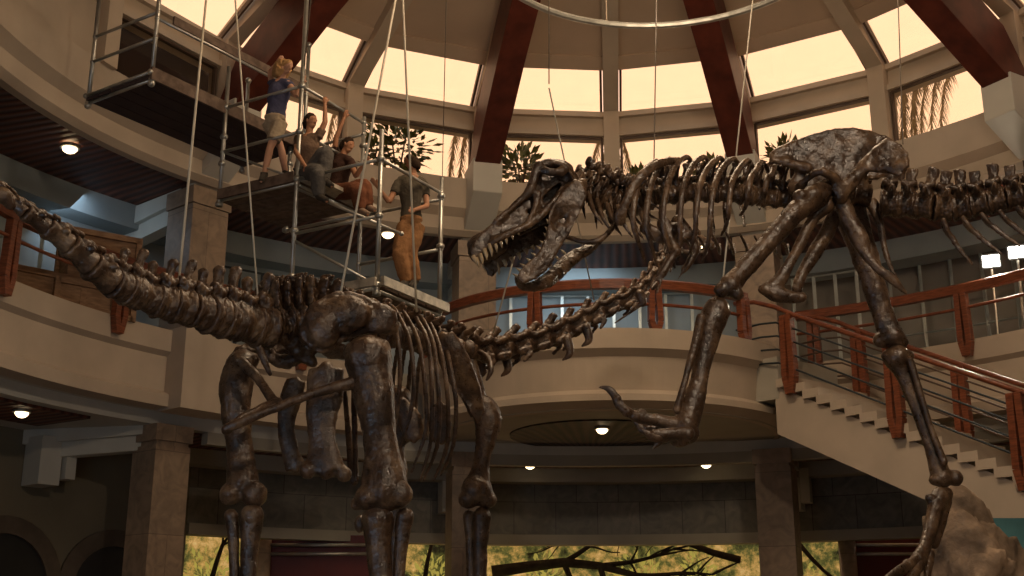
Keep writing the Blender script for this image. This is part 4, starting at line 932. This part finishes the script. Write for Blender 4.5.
# pelvis
ilm = [(299, 333), (304, 318), (314, 305), (323, 297), (336, 291), (352, 292), (368, 297), (384, 305), (396, 320), (398, 333), (384, 334), (372, 334), (357, 336), (345, 340), (334, 350), (322, 354), (311, 350), (303, 341)]
bone('ilium', sau, [[(306, 338, 11.8, 8), (311, 324, 11.8, 9), (322, 308, 11.8, 10)]], [(322, 324, 11.72, 19, 26, 13), (345, 314, 11.75, 26, 20, 13), (374, 319, 11.85, 25, 16, 9), (388, 326, 11.92, 11, 9, 7), (316, 338, 11.75, 12, 12, 10)],
     plates=(([(x, y, 11.7+(x-300)*.003) for x, y in ilm], .07),), m=MS, voxel=.02, amp=.022, nscale=5, smooth=3)
bone('ilium', sau, [[(236, 358, 12.7, 7), (256, 346, 12.8, 7), (280, 342, 12.9, 7)], [(240, 352, 12.7, 6), (262, 352, 12.8, 7), (292, 352, 12.9, 6)]], m=MS, voxel=.02, amp=.025)
bone('ischium', sau, [[(378, 376, 11.8, 8), (357, 382, 11.75, 7), (335, 387, 11.7, 6), (312, 394, 11.65, 5), (286, 404, 11.6, 4.5), (258, 415, 11.55, 4.5), (238, 424, 11.5, 5), (226, 428, 11.5, 4)]], m=MS, voxel=.015)
bone('ischium', sau, [[(240, 362, 12.5, 7), (254, 374, 12.4, 5), (266, 390, 12.3, 5), (275, 404, 12.2, 6)], [(278, 402, 12.2, 5), (262, 408, 12.0, 4.5), (244, 418, 11.8, 5), (226, 430, 11.6, 5)]], m=MS, voxel=.015)
bone('pubis', sau, [[(326, 368, 12.0, 18), (325, 392, 12.0, 19), (322, 415, 12.0, 16), (322, 440, 12.0, 14), (324, 460, 12.0, 18), (326, 472, 12.0, 20)]], [(344, 474, 12.0, 8), (308, 470, 12, 9)], m=MS, voxel=.02, deep=.4)
bone('pubis', sau, [[(296, 380, 12.7, 10), (290, 402, 12.7, 11), (286, 425, 12.7, 9), (290, 450, 12.7, 9), (296, 468, 12.7, 11)]], m=MS, voxel=.018, deep=.45)
# hind legs
bone('thigh_bone', sau, [[(368, 358, 11.8, 24), (371, 374, 11.8, 22), (375, 400, 11.78, 20), (379, 430, 11.75, 17), (382, 456, 11.72, 18), (384, 476, 11.7, 22), (384, 490, 11.7, 23)], [(352, 352, 11.8, 10), (380, 350, 11.8, 12)]],
     [(368, 498, 11.62, 13, 12), (400, 494, 11.65, 13, 13), (357, 504, 11.65, 7, 6), (366, 352, 11.8, 19, 9)], m=MS, voxel=.02, amp=.012)
bone('shin_bone', sau, [[(378, 519, 11.7, 16), (378, 530, 11.7, 14.5), (379, 552, 11.7, 12), (381, 580, 11.68, 11.5), (382, 612, 11.66, 11), (383, 640, 11.64, 14)]], m=MS, voxel=.018)
bone('fibula', sau, [[(405, 517, 11.75, 9), (403, 530, 11.75, 8), (400, 556, 11.75, 6.5), (398, 600, 11.72, 6), (399, 640, 11.7, 8)]], [(360, 524, 11.9, 6, 9)], m=MS, voxel=.015)
bone('thigh_bone', sau, [[(242, 364, 12.6, 15), (236, 385, 12.55, 17), (236, 410, 12.52, 15), (239, 440, 12.5, 13), (241, 464, 12.48, 14), (243, 482, 12.45, 16)], [(234, 362, 12.6, 8), (252, 360, 12.6, 8)]],
     [(231, 494, 12.4, 12, 11), (254, 494, 12.4, 13, 13)], m=MS, voxel=.02, amp=.012)
bone('shin_bone', sau, [[(252, 516, 12.4, 12), (251, 530, 12.4, 10.5), (249, 556, 12.4, 8.5), (248, 600, 12.4, 8.5), (248, 628, 12.4, 10)]], m=MS, voxel=.018)
bone('fibula', sau, [[(231, 516, 12.45, 7), (233, 532, 12.45, 6), (234, 560, 12.45, 5), (235, 600, 12.45, 5), (235, 628, 12.45, 6)]], m=MS, voxel=.015)
def footb(parent, cx, cy, Yc, s, m, name='foot_bones'):
    bm = BM(); p = P(cx, cy, Yc); p.z = 1.02
    for k in range(5):
        a = -1.1+k*.55; d = Vector((math.sin(a)*.8, -math.cos(a)*.8, 0))
        tube(bm, [p+Vector((0, 0, .42*s))+d*.12*s, p+Vector((0, 0, .2*s))+d*.28*s, p+Vector((0, 0, .05))+d*.42*s], [.085*s, .07*s, .05*s], 8)
    ell(bm, p+Vector((0, 0, .42*s)), (.2*s, .2*s, .13*s)); organic(name, bm, m, parent, .02, .008)
footb(sau, 388, 640, 11.7, 1.0, MS); footb(sau, 244, 628, 12.4, .95, MS)
# fore legs
bone('upper_arm_bone', sau, [[(484, 408, 14.3, 13), (488, 420, 14.3, 14), (486, 438, 14.3, 10.5), (482, 458, 14.3, 8), (479, 476, 14.3, 11), (477, 490, 14.3, 16)]], [(468, 499, 14.25, 10, 10), (487, 500, 14.3, 10, 9), (476, 410, 14.3, 8, 7)], m=MS, voxel=.02, amp=.012)
bone('forearm_bone', sau, [[(482, 516, 14.3, 9.5), (481, 530, 14.3, 8.5), (480, 556, 14.3, 7), (480, 590, 14.3, 7), (480, 612, 14.3, 9)]], m=MS, voxel=.017)
bone('forearm_bone', sau, [[(469, 516, 14.35, 6.5), (470, 536, 14.35, 5), (471, 570, 14.35, 4.5), (471, 612, 14.35, 6)]], m=MS, voxel=.017)
footb(sau, 477, 612, 14.3, .8, MS)
bone('upper_arm_bone', sau, [[(400, 398, 15.0, 12), (399, 420, 15.0, 10), (397, 446, 15.0, 8), (396, 470, 15.0, 12)]], [(404, 432, 15, 10, 12)], m=MS, voxel=.022)
bone('forearm_bone', sau, [[(396, 486, 15.0, 9), (395, 530, 15.0, 7), (394, 585, 15.0, 8)]], m=MS, voxel=.022)
footb(sau, 394, 600, 15.0, .8, MS)
# shoulder blades and chest
sc = [(434, 338), (440, 329), (446, 328), (452, 338), (459, 350), (467, 362), (476, 380), (482, 400), (482, 420), (477, 425), (466, 404), (456, 392), (444, 376), (437, 358)]
bone('shoulder_blade', sau, [[(443, 336, 13.6, 11), (451, 350, 13.65, 13), (462, 372, 13.75, 13), (471, 394, 13.9, 11), (478, 415, 14.0, 8)]], plates=(([(x, y, 13.7+(x-434)*.006) for x, y in sc], .05),), m=MS, voxel=.018, amp=.01, deep=.45)
bone('shoulder_blade', sau, [[(471, 358, 14.5, 5), (474, 372, 14.5, 6), (478, 390, 14.5, 7), (482, 404, 14.5, 6)]], m=MS, voxel=.018)
bone('collar_bone', sau, [[(480, 352, 14.4, 3), (488, 358, 14.3, 3), (491, 370, 14.2, 3), (487, 380, 14.2, 2)]], m=MS, voxel=.014)
bone('breast_bone', sau, [[(398, 400, 14.6, 7), (410, 420, 14.6, 12), (414, 440, 14.6, 9)]], m=MS, voxel=.02, deep=.4)
bone('breast_bone', sau, [[(440, 404, 14.7, 8), (440, 424, 14.7, 12), (442, 442, 14.7, 8)]], m=MS, voxel=.02, deep=.4)
SR = [[(384, 304), (392, 316), (397, 336), (400, 362), (399, 395), (395, 430)],
      [(392, 306), (404, 326), (411, 348), (414, 385), (410, 415), (398, 452)],
      [(400, 308), (413, 328), (420, 348), (425, 385), (426, 430), (411, 473)],
      [(410, 312), (424, 332), (430, 356), (432, 398), (431, 440), (420, 481)],
      [(420, 316), (431, 336), (436, 362), (439, 400), (437, 446), (423, 480)],
      [(428, 320), (438, 342), (444, 368), (448, 404), (447, 446), (433, 481)],
      [(438, 326), (446, 348), (451, 372), (456, 404), (453, 446), (440, 476)]]
for i, q in enumerate(SR):
    Y = 12.5+i*.17
    bone('rib', sau, [[(q[0][0]-6, q[0][1]+8, Y+.6, 2)]+[(x, y, Y+(.35, .1, 0, 0, .1, .3)[j], (2.2, 2.7, 2.8, 2.7, 2.5, 1.5)[j]) for j, (x, y) in enumerate(q)]], m=MS, voxel=.014, amp=.003, deep=.6)
    bone('rib', sau, [[(q[0][0]-10, q[0][1]+14, Y+.8, 2), (q[1][0]-26, q[1][1]+12, Y+1.3, 2.4), (q[3][0]-40, q[3][1]-6, Y+1.7, 2.4), (q[4][0]-36, q[4][1]-14, Y+1.6, 1.6)]], m=MS, voxel=.016, amp=.003, deep=.6)
bone('last_rib', sau, [[(354, 350, 12.4, 2.5), (354, 400, 12.4, 3), (355, 440, 12.4, 3), (356, 480, 12.4, 2.5)]], m=MS, voxel=.014, amp=.002)
bone('last_rib', sau, [[(345, 392, 12.5, 2.5), (348, 430, 12.5, 3), (352, 470, 12.5, 4), (354, 482, 12.5, 4)]], m=MS, voxel=.014, amp=.002)
# neck and head
spine(sau, [(468, 352, 14.5, 13), (491, 352, 14.8, 13), (518, 347, 15.0, 12), (545, 340, 15.2, 11.5), (567, 331, 15.3, 11), (588, 320, 15.4, 10), (608, 309, 15.5, 9), (631, 299, 15.6, 8), (648, 284, 15.8, 7.5), (660, 266, 16.0, 7), (672, 248, 16.1, 7)], 14, psc, MS, 1.12)
for x, y, d in ((505, 362, 14), (567, 346, 14), (586, 334, 12), (480, 366, 12), (640, 300, 6)):
    bone('cervical_rib', sau, [[(x, y-6, 15.0, 5), (x+3, y+d*.5, 15.0, 4), (x-4, y+d, 15.0, 1.2)]], m=MS, voxel=.014, amp=.004)
bone('cervical_rib', sau, [[(640, 306, 15.5, 1.5), (628, 314, 15.5, 1.4), (615, 323, 15.5, 1)]], m=MS, voxel=.012, amp=0)
bone('skull', sau, [[(672, 244, 16.1, 8), (678, 236, 16.1, 9), (690, 236, 16.1, 7), (704, 242, 16.1, 5), (712, 246, 16.1, 4)], [(674, 250, 16.1, 3), (690, 252, 16.1, 3), (706, 252, 16.1, 2.5)]], m=MS, voxel=.016, amp=.012)
# lance-like steel supports
def support(parent, px, py, Y, label='steel_support'):
    a = P(px, py, Y); bm = BM(); tube(bm, [a, (a.x, a.y, 1.0)], .03, 8); link('steel_support', bm, M['black'], parent, smooth=True)
# ================================================================== SCAFFOLD
B0 = P(297, 179, 16.5); ZD1 = B0.z
U_ = Vector((.866, -.5, 0)); W_ = Vector((.5, .866, 0)); BL, BW = 1.52, 1.55
def sc(u, w, z): return Vector((B0.x, B0.y, 0)) + U_*u*BL + W_*w*BW + Vector((0, 0, z))
ZD2 = P(379, 285, sc(1, 0, 0).y).z
ZTOP = P(308, 30, 16.5).z
tower = empty('scaffold_tower', sc(.5, .5, ZD2-.3), 'galvanised tube scaffold with two stepped decks, people on both', 'scaffold')
def pole(parent, a, b_, nm='upright', r=.033, m=None, coup=True):
    bm = BM(); tube(bm, [a, b_], r, 10); 
    if coup:
        for q in (a, b_): ell(bm, q, r*1.7, u=8, v=6)
    return link(nm, bm, m or M['steel'], parent, smooth=True)
def upright(u, w, z0, z1, joints=()):
    bm = BM(); tube(bm, [sc(u, w, z0), sc(u, w, z1)], .034, 10)
    for z in joints: ell(bm, sc(u, w, z), (.065, .065, .055), u=8, v=6)
    tube(bm, [sc(u, w, z0-.0), sc(u, w, z0+.06)], .06, 8)
    link('upright', bm, M['steel'], tower, smooth=True)
zr = [ZD1+.55, ZD1+1.0, ZD1+1.5]
upright(-1, 0, ZD1-.15, ZD1+2.2, zr)
upright(0, 0, ZD2-1.0, ZTOP+.6, [ZD1, ZD1+.75, ZD1+1.5, ZD1-.8, ZD2+.35])
upright(0, 1, ZD2-.1, ZD1+1.6, [ZD1+1.1, ZD1])
upright(-1, 1, ZD1-.1, ZD1+1.6, [ZD1+1.1])
upright(1, 0, ZD2-.15, ZD1+.45, [ZD2, ZD1, ZD1-.85])
upright(1, 1, ZD2-.2, ZD1+.25, [ZD2, ZD1-.05, ZD1-.85])
z1, z2, z3 = ZD1+.75, ZD1+1.5, ZD1+1.05
led = [(-1, 0, 0, 0, z1), (-1, 0, 0, 0, z2), (-1, 0, 0, 0, ZD1-.06), (0, 0, 0, 1, z2), (0, 0, 0, 1, ZD1-.08), (-1, 1, 0, 1, z2-.2), (-1, 0, -1, 1, z2), (-1, 1, 0, 1, ZD1-.08),
       (0, 0, 1, 0, ZD1), (0, 0, 1, 0, ZD1-.85), (1, 0, 1, 1, ZD1), (0, 1, 1, 1, ZD1-.1), (0, 1, 1, 1, ZD1-.9), (1, 0, 1, 1, ZD2-.08), (0, 0, 1, 0, ZD2-.05), (0, 1, 1, 1, ZD2-.05), (0, 0, 0, 1, ZD2-.05), (0, 0, 0, 1, ZD1+.75)]
for a, b_, c, d, z in led: pole(tower, sc(a, b_, z), sc(c, d, z), 'ledger', .026)
pole(tower, sc(0, 0, ZD1-.15), sc(1, .35, ZD1-.95), 'brace', .022); pole(tower, sc(0, 0, ZD1-.95), sc(.9, .3, ZD2+.05), 'brace', .022)
pole(tower, sc(-1, 0, z1), sc(0, .02, ZD1), 'brace', .02)
def planks(u0, u1, w0, w1, z, n, mm, parent, along='w'):
    for k in range(n):
        a, b_ = w0+(w1-w0)*(k+.06)/n, w0+(w1-w0)*(k+.94)/n
        bm = BM(); q = [sc(u0, a, z), sc(u1, a, z), sc(u1, b_, z), sc(u0, b_, z)]
        hexa(bm, [v-Vector((0, 0, .05)) for v in q]+q); link('plank', bm, mm, parent)
planks(-1.04, .02, .03, .97, ZD1+.02, 5, M['deck'], tower)
planks(0.03, 1.02, .08, .97, ZD2+.02, 4, M['deck'], tower)
bm = BM(); q = [sc(1.06, -.03, ZD2-.03), sc(1.06, 1.03, ZD2-.03), sc(1.1, 1.03, ZD2-.03), sc(1.1, -.03, ZD2-.03)]; hexa(bm, q+[v+Vector((0, 0, .13)) for v in q]); link('toe_board', bm, M['alu'], tower)
bm = BM(); q = [sc(0.1, -.06, ZD2-.03), sc(1.02, -.06, ZD2-.03), sc(1.02, -.03, ZD2-.03), sc(0.1, -.03, ZD2-.03)]; hexa(bm, q+[v+Vector((0, 0, .12)) for v in q]); link('toe_board', bm, M['alu'], tower)
bm = BM(); q = [sc(-1, -.04, ZD1-.05), sc(-.02, -.04, ZD1-.05), sc(-.02, -.01, ZD1-.05), sc(-1, -.01, ZD1-.05)]; hexa(bm, q+[v+Vector((0, 0, .16)) for v in q]); link('toe_board', bm, M['deck'], tower)
bm = BM(); q = [sc(.03, .02, ZD1-.04), sc(.03, 1.0, ZD1-.04), sc(.22, 1.0, ZD1-.04), sc(.22, .02, ZD1-.04)]; hexa(bm, q+[v+Vector((0, 0, .06)) for v in q]); link('seat_plank', bm, M['alu'], tower)
# upper walkway
N0 = P(152, 76, 16.1); z9 = N0.z
wk = empty('scaffold_walkway', N0, 'upper scaffold walkway at the top left with a dark plank deck and tube rails', 'scaffold')
U2 = Vector((-.84, .54, 0)); W2v = Vector((.56, .83, 0))
def s2(u, w, z): return N0+U2*u+W2v*w+Vector((0, 0, z))
WU, WL_ = 1.42, 3.2
for k in range(5):
    a, b_ = WU*(k+.04)/5, WU*(k+.96)/5; bm = BM(); q = [s2(a, -.05, 0), s2(b_, -.05, 0), s2(b_, WL_, 0), s2(a, WL_, 0)]
    hexa(bm, [v-Vector((0, 0, .06)) for v in q]+q); link('plank', bm, mat('dark_walkway_plank', (.05, .032, .03), .85) if k == 0 else bpy.data.materials['dark_walkway_plank'], wk)
for u, z0, z1_ in ((0, -.12, 2.3), (WU, -.12, 2.0)):
    pole(wk, s2(u, 0, z0), s2(u, 0, z1_), 'upright', .034); pole(wk, s2(u, WL_, z0), s2(u, WL_, z1_-.4), 'upright', .034)
for z in (.62, 1.05) : pole(wk, s2(0, 0, z), s2(WU, 0, z), 'ledger', .026)
pole(wk, s2(0, 0, -.06), s2(WU, 0, -.08), 'ledger', .03); pole(wk, s2(-.02, -.05, .04), s2(WU, -.05, .02), 'ledger', .028)
for z in (.95,): pole(wk, s2(0, 0, z), s2(0, WL_, z), 'ledger', .026)
bm = BM(); q = [s2(-.02, -.05, -.08), s2(-.06, -.05, -.08), s2(-.06, WL_, -.08), s2(-.02, WL_, -.08)]; hexa(bm, q+[v+Vector((0, 0, .2)) for v in q]); link('toe_board', bm, M['deck'], wk)
bm = BM(); q = [s2(.02, .3, .98), s2(-.02, .3, .98), s2(-.02, WL_, .98), s2(.02, WL_, .98)]; hexa(bm, q+[v+Vector((0, 0, .14)) for v in q]); link('side_board', bm, M['deck'], wk)

# ================================================================== PEOPLE
M['skin'] = mat('tanned_skin', (.36, .17, .09), .55, var=.08, scale=9, bump=.05, spec=.3)
M['skin_l'] = mat('fair_skin', (.50, .27, .17), .55, var=.06, scale=9, bump=.05, spec=.3)
def cloth(n, c): return mat(n, c, .9, var=.2, scale=9, bump=.4, bscale=30, spec=.15)
M['hair_b'] = cloth('blond_hair', (.42, .24, .10)); M['hair_d'] = cloth('dark_brown_hair', (.035, .02, .012))
def person(label, J, mats, face, sex='m', sleeves=True, shorts=False, hair='short', boots=None):
    """J: joint name -> (px,py,Y) ; one continuous body, clothes and hair as children"""
    V = {k: P(*v) for k, v in J.items()}
    root = empty('person', V['pelvis']-Vector((0, 0, .9)), label, 'person', 'people working on the scaffold')
    sk = mats['skin']; f = Vector(face).normalized(); upv = (V['head']-V['neck']).normalized()
    def T(bm, pts, rad, deep=1.0, seg=12):
        w = smooth_path([(*p, r) for p, r in zip(pts, rad)], 4); tube(bm, [q[:3] for q in w], [(q[3], q[3]*deep) for q in w], seg, ref=VIEW)
    side = upv.cross(f).normalized(); hc = V['head']
    bm = BM()
    ell(bm, hc+upv*.02, .092, rot=Matrix((side*.86, f*1.05, upv*1.18)).transposed())
    ell(bm, hc-upv*.06+f*.025, .06, rot=Matrix((side*.9, f*1.0, upv*.9)).transposed())
    T(bm, [hc+f*.085+upv*.012, hc+f*.112-upv*.022], [.009, .014]); 
    for s in (-1, 1): ell(bm, hc+side*s*.084-upv*.005, (.016, .022, .03)); ell(bm, hc+f*.078+side*s*.034+upv*.034, (.022, .015, .010))
    ell(bm, hc+f*.09-upv*.062, (.024, .016, .012))
    T(bm, [hc-upv*.06-f*.01, V['neck'], V['chest']], [.055, .058, .07])
    mid = V['chest'].lerp(V['pelvis'], .55)
    T(bm, [V['neck'], V['chest'], mid, V['pelvis']], [.09, .155, .125, .15], .8, 16)
    T(bm, [V['sl'], V['neck'].lerp(V['chest'], .3), V['sr']], [.06, .085, .06])
    T(bm, [V['hl'], V['pelvis'], V['hr']], [.085, .11, .085])
    for s in 'lr':
        if 'e'+s in V:
            T(bm, [V['s'+s], V['e'+s]], [.055, .042]); T(bm, [V['e'+s], V['w'+s]], [.042, .028])
            d = (V['w'+s]-V['e'+s]).normalized(); n_, b_ = frame_from(d, VIEW); w0 = V['w'+s]
            T(bm, [w0, w0+d*.045, w0+d*.09], [.028, .038, .034], .5)
            curl = b_*.4
            for k, L_ in enumerate((.065, .08, .075, .058)):
                r0 = w0+d*.08+n_*(k-1.5)*.019; T(bm, [r0, r0+d*L_*.5, r0+d*L_*.85+curl*L_*.5], [.0095, .009, .0075], 1, 8)
            r0 = w0+d*.03+n_*-.03; T(bm, [r0, r0+d*.03-n_*.022, r0+d*.06-n_*.03], [.012, .011, .009], 1, 8)
        T(bm, [V['h'+s], V['h'+s].lerp(V['k'+s], .5), V['k'+s]], [.088, .075, .056]); T(bm, [V['k'+s], V['k'+s].lerp(V['a'+s], .35), V['a'+s]], [.056, .058, .038])
        T(bm, [V['a'+s], V['a'+s].lerp(V['t'+s], .5)-Vector((0, 0, .01)), V['t'+s]], [.045, .042, .03])
    body = organic('body', bm, sk, root, .0095, 0, 1, 2)
    # shirt
    bm = BM(); T(bm, [V['neck'].lerp(V['chest'], .15), V['chest'], mid, V['pelvis'].lerp(mid, .1)], [.10, .178, .148, .168], .8, 16)
    T(bm, [V['sl'], V['neck'].lerp(V['chest'], .35), V['sr']], [.075, .095, .075])
    for s in 'lr':
        if 'e'+s in V: T(bm, [V['s'+s], V['s'+s].lerp(V['e'+s], .55 if sleeves else .2)], [.074, .068])
    organic('shirt', bm, mats['shirt'], root, .016, .008, 14, 2)
    bm = BM(); T(bm, [mid.lerp(V['pelvis'], .75), V['pelvis']], [.165, .172], .85, 16); T(bm, [V['hl'], V['pelvis'], V['hr']], [.115, .14, .115])
    for s in 'lr':
        q = V['h'+s].lerp(V['k'+s], .5)
        if shorts: T(bm, [V['h'+s], q, V['h'+s].lerp(V['k'+s], .72)], [.12, .115, .112])
        else: T(bm, [V['h'+s], q, V['k'+s], V['k'+s].lerp(V['a'+s], .5), V['a'+s]], [.13, .13, .115, .11, .085])
    organic('shorts' if shorts else 'trousers', bm, mats['pants'], root, .016, .009, 12, 2)
    bm = BM()
    for s in 'lr':
        T(bm, [V['a'+s]+Vector((0, 0, .06)), V['a'+s], V['a'+s].lerp(V['t'+s], .5), V['t'+s]], [.06, .06, .052, .042])
        o = organic('boot', bm, mats.get('boot', M['bark']), root, .014, 0, 1, 1); bm = BM()
    bm.free(); bm = BM()
    ell(bm, hc+upv*.045-f*.02, .1, rot=Matrix((side*.95, f*1.02, upv*1.05)).transposed())
    if hair == 'long':
        T(bm, [hc+upv*.07-f*.05, hc-f*.12, hc-f*.13-upv*.16], [.10, .115, .07]); T(bm, [hc+side*.07-f*.04, hc+side*.09-upv*.13-f*.05], [.08, .06]); T(bm, [hc-side*.07-f*.04, hc-side*.09-upv*.13-f*.05], [.08, .06])
    elif hair == 'full': T(bm, [hc+upv*.06-f*.04, hc-f*.07-upv*.03, hc-f*.06-upv*.08], [.09, .085, .06])
    else: T(bm, [hc+upv*.05-f*.04, hc-f*.06-upv*.04], [.085, .07])
    # keep the face clear of hair
    for v in bm.verts:
        d = v.co-hc
        if d.dot(f) > .035 and d.dot(upv) < .075: v.co -= f*(d.dot(f)-.035)
    organic('hair', bm, mats['hair'], root, .012, .008, 25, 1)
    return root
# woman standing on the upper deck, hands in her hair
Yw = 16.9
person('standing person with long blond hair, blue shirt and pale shorts, hand raised to head',
       dict(head=(286, 68, Yw-.1), neck=(281, 80, Yw), chest=(279, 92, Yw), pelvis=(275, 120, Yw), sl=(272, 84, Yw+.1), sr=(289, 84, Yw-.1), er=(296, 96, Yw-.15), wr=(301, 84, Yw-.2), el=(270, 72, Yw+.1), wl=(277, 63, Yw+.05),
            hl=(269, 122, Yw+.05), hr=(281, 122, Yw-.05), kl=(281, 148, Yw+.1), kr=(270, 148, Yw-.1), al=(286, 175, Yw+.15), ar=(264, 176, Yw-.05), tl=(294, 180, Yw+.1), tr=(261, 181, Yw-.2)),
       dict(skin=M['skin_l'], shirt=cloth('blue_shirt', (.07, .07, .12)), pants=cloth('pale_shorts', (.36, .28, .19)), hair=M['hair_b']), (.85, -.45, -.25), sleeves=False, shorts=True, hair='long')
Ym = 16.6
person('seated person in a tan shirt and grey jeans, one arm reaching up to the tube',
       dict(head=(311, 122, Ym), neck=(309, 135, Ym), chest=(308, 147, Ym), pelvis=(304, 172, Ym+.1), sl=(299, 138, Ym+.1), sr=(318, 138, Ym-.05), er=(325, 122, Ym-.05), wr=(325, 104, Ym), el=(296, 152, Ym-.1), wl=(305, 166, Ym-.25),
            hl=(302, 174, Ym+.1), hr=(310, 174, Ym), kl=(317, 172, Ym-.35), kr=(326, 152, Ym-.2), al=(319, 196, Ym-.3), ar=(324, 180, Ym-.2), tl=(327, 201, Ym-.45), tr=(332, 186, Ym-.35)),
       dict(skin=M['skin'], shirt=cloth('tan_shirt', (.16, .10, .065)), pants=cloth('grey_jeans', (.10, .09, .08)), hair=M['hair_d']), (.75, -.6, -.2), hair='full')
Ym = 17.3
person('bearded seated person in a dark shirt holding the tube overhead, legs dangling off the deck',
       dict(head=(348, 146, Ym), neck=(343, 156, Ym), chest=(341, 166, Ym), pelvis=(338, 190, Ym), sl=(334, 157, Ym+.1), sr=(350, 161, Ym-.1), el=(336, 138, Ym), wl=(344, 118, Ym-.05), er=(356, 176, Ym-.3), wr=(364, 164, Ym-.4),
            hl=(336, 192, Ym), hr=(343, 193, Ym-.05), kl=(357, 190, Ym-.45), kr=(364, 186, Ym-.3), al=(360, 210, Ym-.4), ar=(368, 207, Ym-.3), tl=(368, 214, Ym-.55), tr=(375, 210, Ym-.4)),
       dict(skin=M['skin'], shirt=cloth('dark_brown_shirt', (.05, .025, .018)), pants=cloth('rust_trousers', (.16, .06, .03)), hair=M['hair_d'], boot=cloth('pale_boot', (.25, .17, .12))), (.75, -.5, -.45), hair='full')
Ys = 16.75
person('standing person in an olive shirt and tan trousers on the lower deck, seen from behind',
       dict(head=(411, 163, Ys), neck=(413, 175, Ys), chest=(411, 188, Ys), pelvis=(411, 221, Ys), sl=(399, 182, Ys), sr=(424, 184, Ys+.15), el=(389, 202, Ys-.1), wl=(377, 186, Ys-.25), er=(427, 206, Ys+.05), wr=(414, 210, Ys-.25),
            hl=(406, 225, Ys), hr=(417, 225, Ys+.05), kl=(400, 253, Ys-.1), kr=(410, 253, Ys+.05), al=(406, 282, Ys+.0), ar=(415, 281, Ys+.15), tl=(399, 287, Ys-.2), tr=(409, 287, Ys-.02)),
       dict(skin=M['skin'], shirt=cloth('olive_shirt', (.085, .07, .05)), pants=cloth('tan_trousers', (.30, .15, .065)), hair=M['hair_d']), (-.8, .15, .25), hair='full')

# ================================================================== CABLES
def cable(a, b_, r, m, lab, grp='suspension cables'):
    p, q = P(*a), P(*b_); bm = BM(); tube(bm, [p, q], r, 8); o = link('cable', bm, m, smooth=True); tag(o, lab, 'cable', grp)
RP, RD = M['rope'], M['rope_dark']
cable((209, -30, 12.6), (178, 290, 11.1), .014, RP, 'thick pale cable holding the tail at the far left')
cable((233, -30, 12.6), (258, 300, 11.8), .010, RP, 'thin pale cable holding the tail just left of the hip')
cable((401, -30, 13.5), (341, 292, 11.9), .014, RP, 'pale cable slanting down past the scaffold to the hip bone')
cable((401.5, -30, 13.0), (416.5, 312, 13.2), .013, RP, 'pale cable in front of the standing man')
cable((314, -30, 13.0), (304, 66, 15.0), .008, RD, 'thin cable left of the first window, reaching the scaffold post')
cable((447, -30, 13.0), (442, 190, 17.4), .006, RD, 'very thin cable above the outer scaffold post')
cable((549, 88, 13.0), (594, 300, 15.4), .009, RP, 'thin cable passing behind the skull to the long neck')
cable((530, 200, 14.6), (490, 345, 14.8), .010, RP, 'pale cable behind the jaws holding the base of the long neck')
cable((756, -30, 12.0), (722, 288, 9.65), .008, RP, 'thin cable holding the lifted knee')
cable((657, -30, 12.0), (654, 162, 10.2), .006, RD, 'thin cable holding the shoulder')
cable((897, -30, 12.0), (903, 144, 10.1), .006, RD, 'thin cable holding the hip plate')
cable((549, -30, 12.6), (549, 84, 13.0), .007, RD, 'thin cable hanging from the ring rail')
cable((420, -30, 15.5), (420, -2, 15.5), .006, RD, 'short end of thin cable at the top edge') if False else None
# ================================================================== LIGHT
w = bpy.data.worlds.new('sky'); scene.world = w; w.use_nodes = True; nt = w.node_tree
bg = nt.nodes['Background']; tc = N(nt, 'ShaderNodeTexCoord'); sx = N(nt, 'ShaderNodeSeparateXYZ'); nt.links.new(tc.outputs['Generated'], sx.inputs[0])
r = ramp(nt, [(.0, (1.0, .56, .31)), (.70, (1.0, .67, .48)), (.9, (.5, .62, .75))]); nt.links.new(sx.outputs[2], r.inputs[0]); nt.links.new(r.outputs[0], bg.inputs[0]); bg.inputs[1].default_value = 1.65
def area(name, loc, target, size, power, color, shape='DISK'):
    l = bpy.data.lights.new(name, 'AREA'); l.energy = power; l.color = color; l.size = size; l.shape = shape
    o = bpy.data.objects.new(name, l); COL.objects.link(o); o.location = loc
    o.rotation_euler = (Vector(loc)-Vector(target)).to_track_quat('Z', 'Y').to_euler(); return o
area('dome_fill_up', (XC, 12.5, 10.2), (XC, 15, 16), 4.0, 230, (1, .74, .48))  # added lamp without a fitting, brightens the dome lining from below
area('dome_light', (XC, YC-1, 12.9), (XC, YC, 0), 4.0, 500, (1, .74, .48))
area('key_light', (6.0, 5.5, 10.6), (0.5, 20, 5.0), .7, 640, (1, .76, .53))
area('carnivore_key', (3.6, 3.2, 8.8), (2.2, 10.3, 4.8), .6, 260, (1, .78, .56))
area('left_key', (-7.0, 6.5, 9.8), (-1.5, 13.0, 4.5), .5, 300, (1, .80, .58))
area('cool_fill', (-6, 3, 1.5), (-6, 22, 6), 4.0, 110, (.60, .78, 1))
area('front_fill', (2, -2, 4), (1, 20, 6), 4.0, 75, (1, .84, .68))
area('gallery_cool_left', (-8.4, 21.5, 9.0), (-7.5, 24, 7), 1.2, 9, (.6, .8, 1))
area('gallery_cool_far', (1.4, 26.2, 9.0), (1.4, 28, 7), 2.5, 30, (.65, .85, 1))
scene.view_settings.view_transform = 'Standard'
scene.view_settings.exposure = 0
scene.cycles.max_bounces = 6; scene.cycles.diffuse_bounces = 3; scene.cycles.glossy_bounces = 3; scene.cycles.transparent_max_bounces = 8
scene.cycles.use_denoising = True
scene.cycles.sample_clamp_indirect = 6
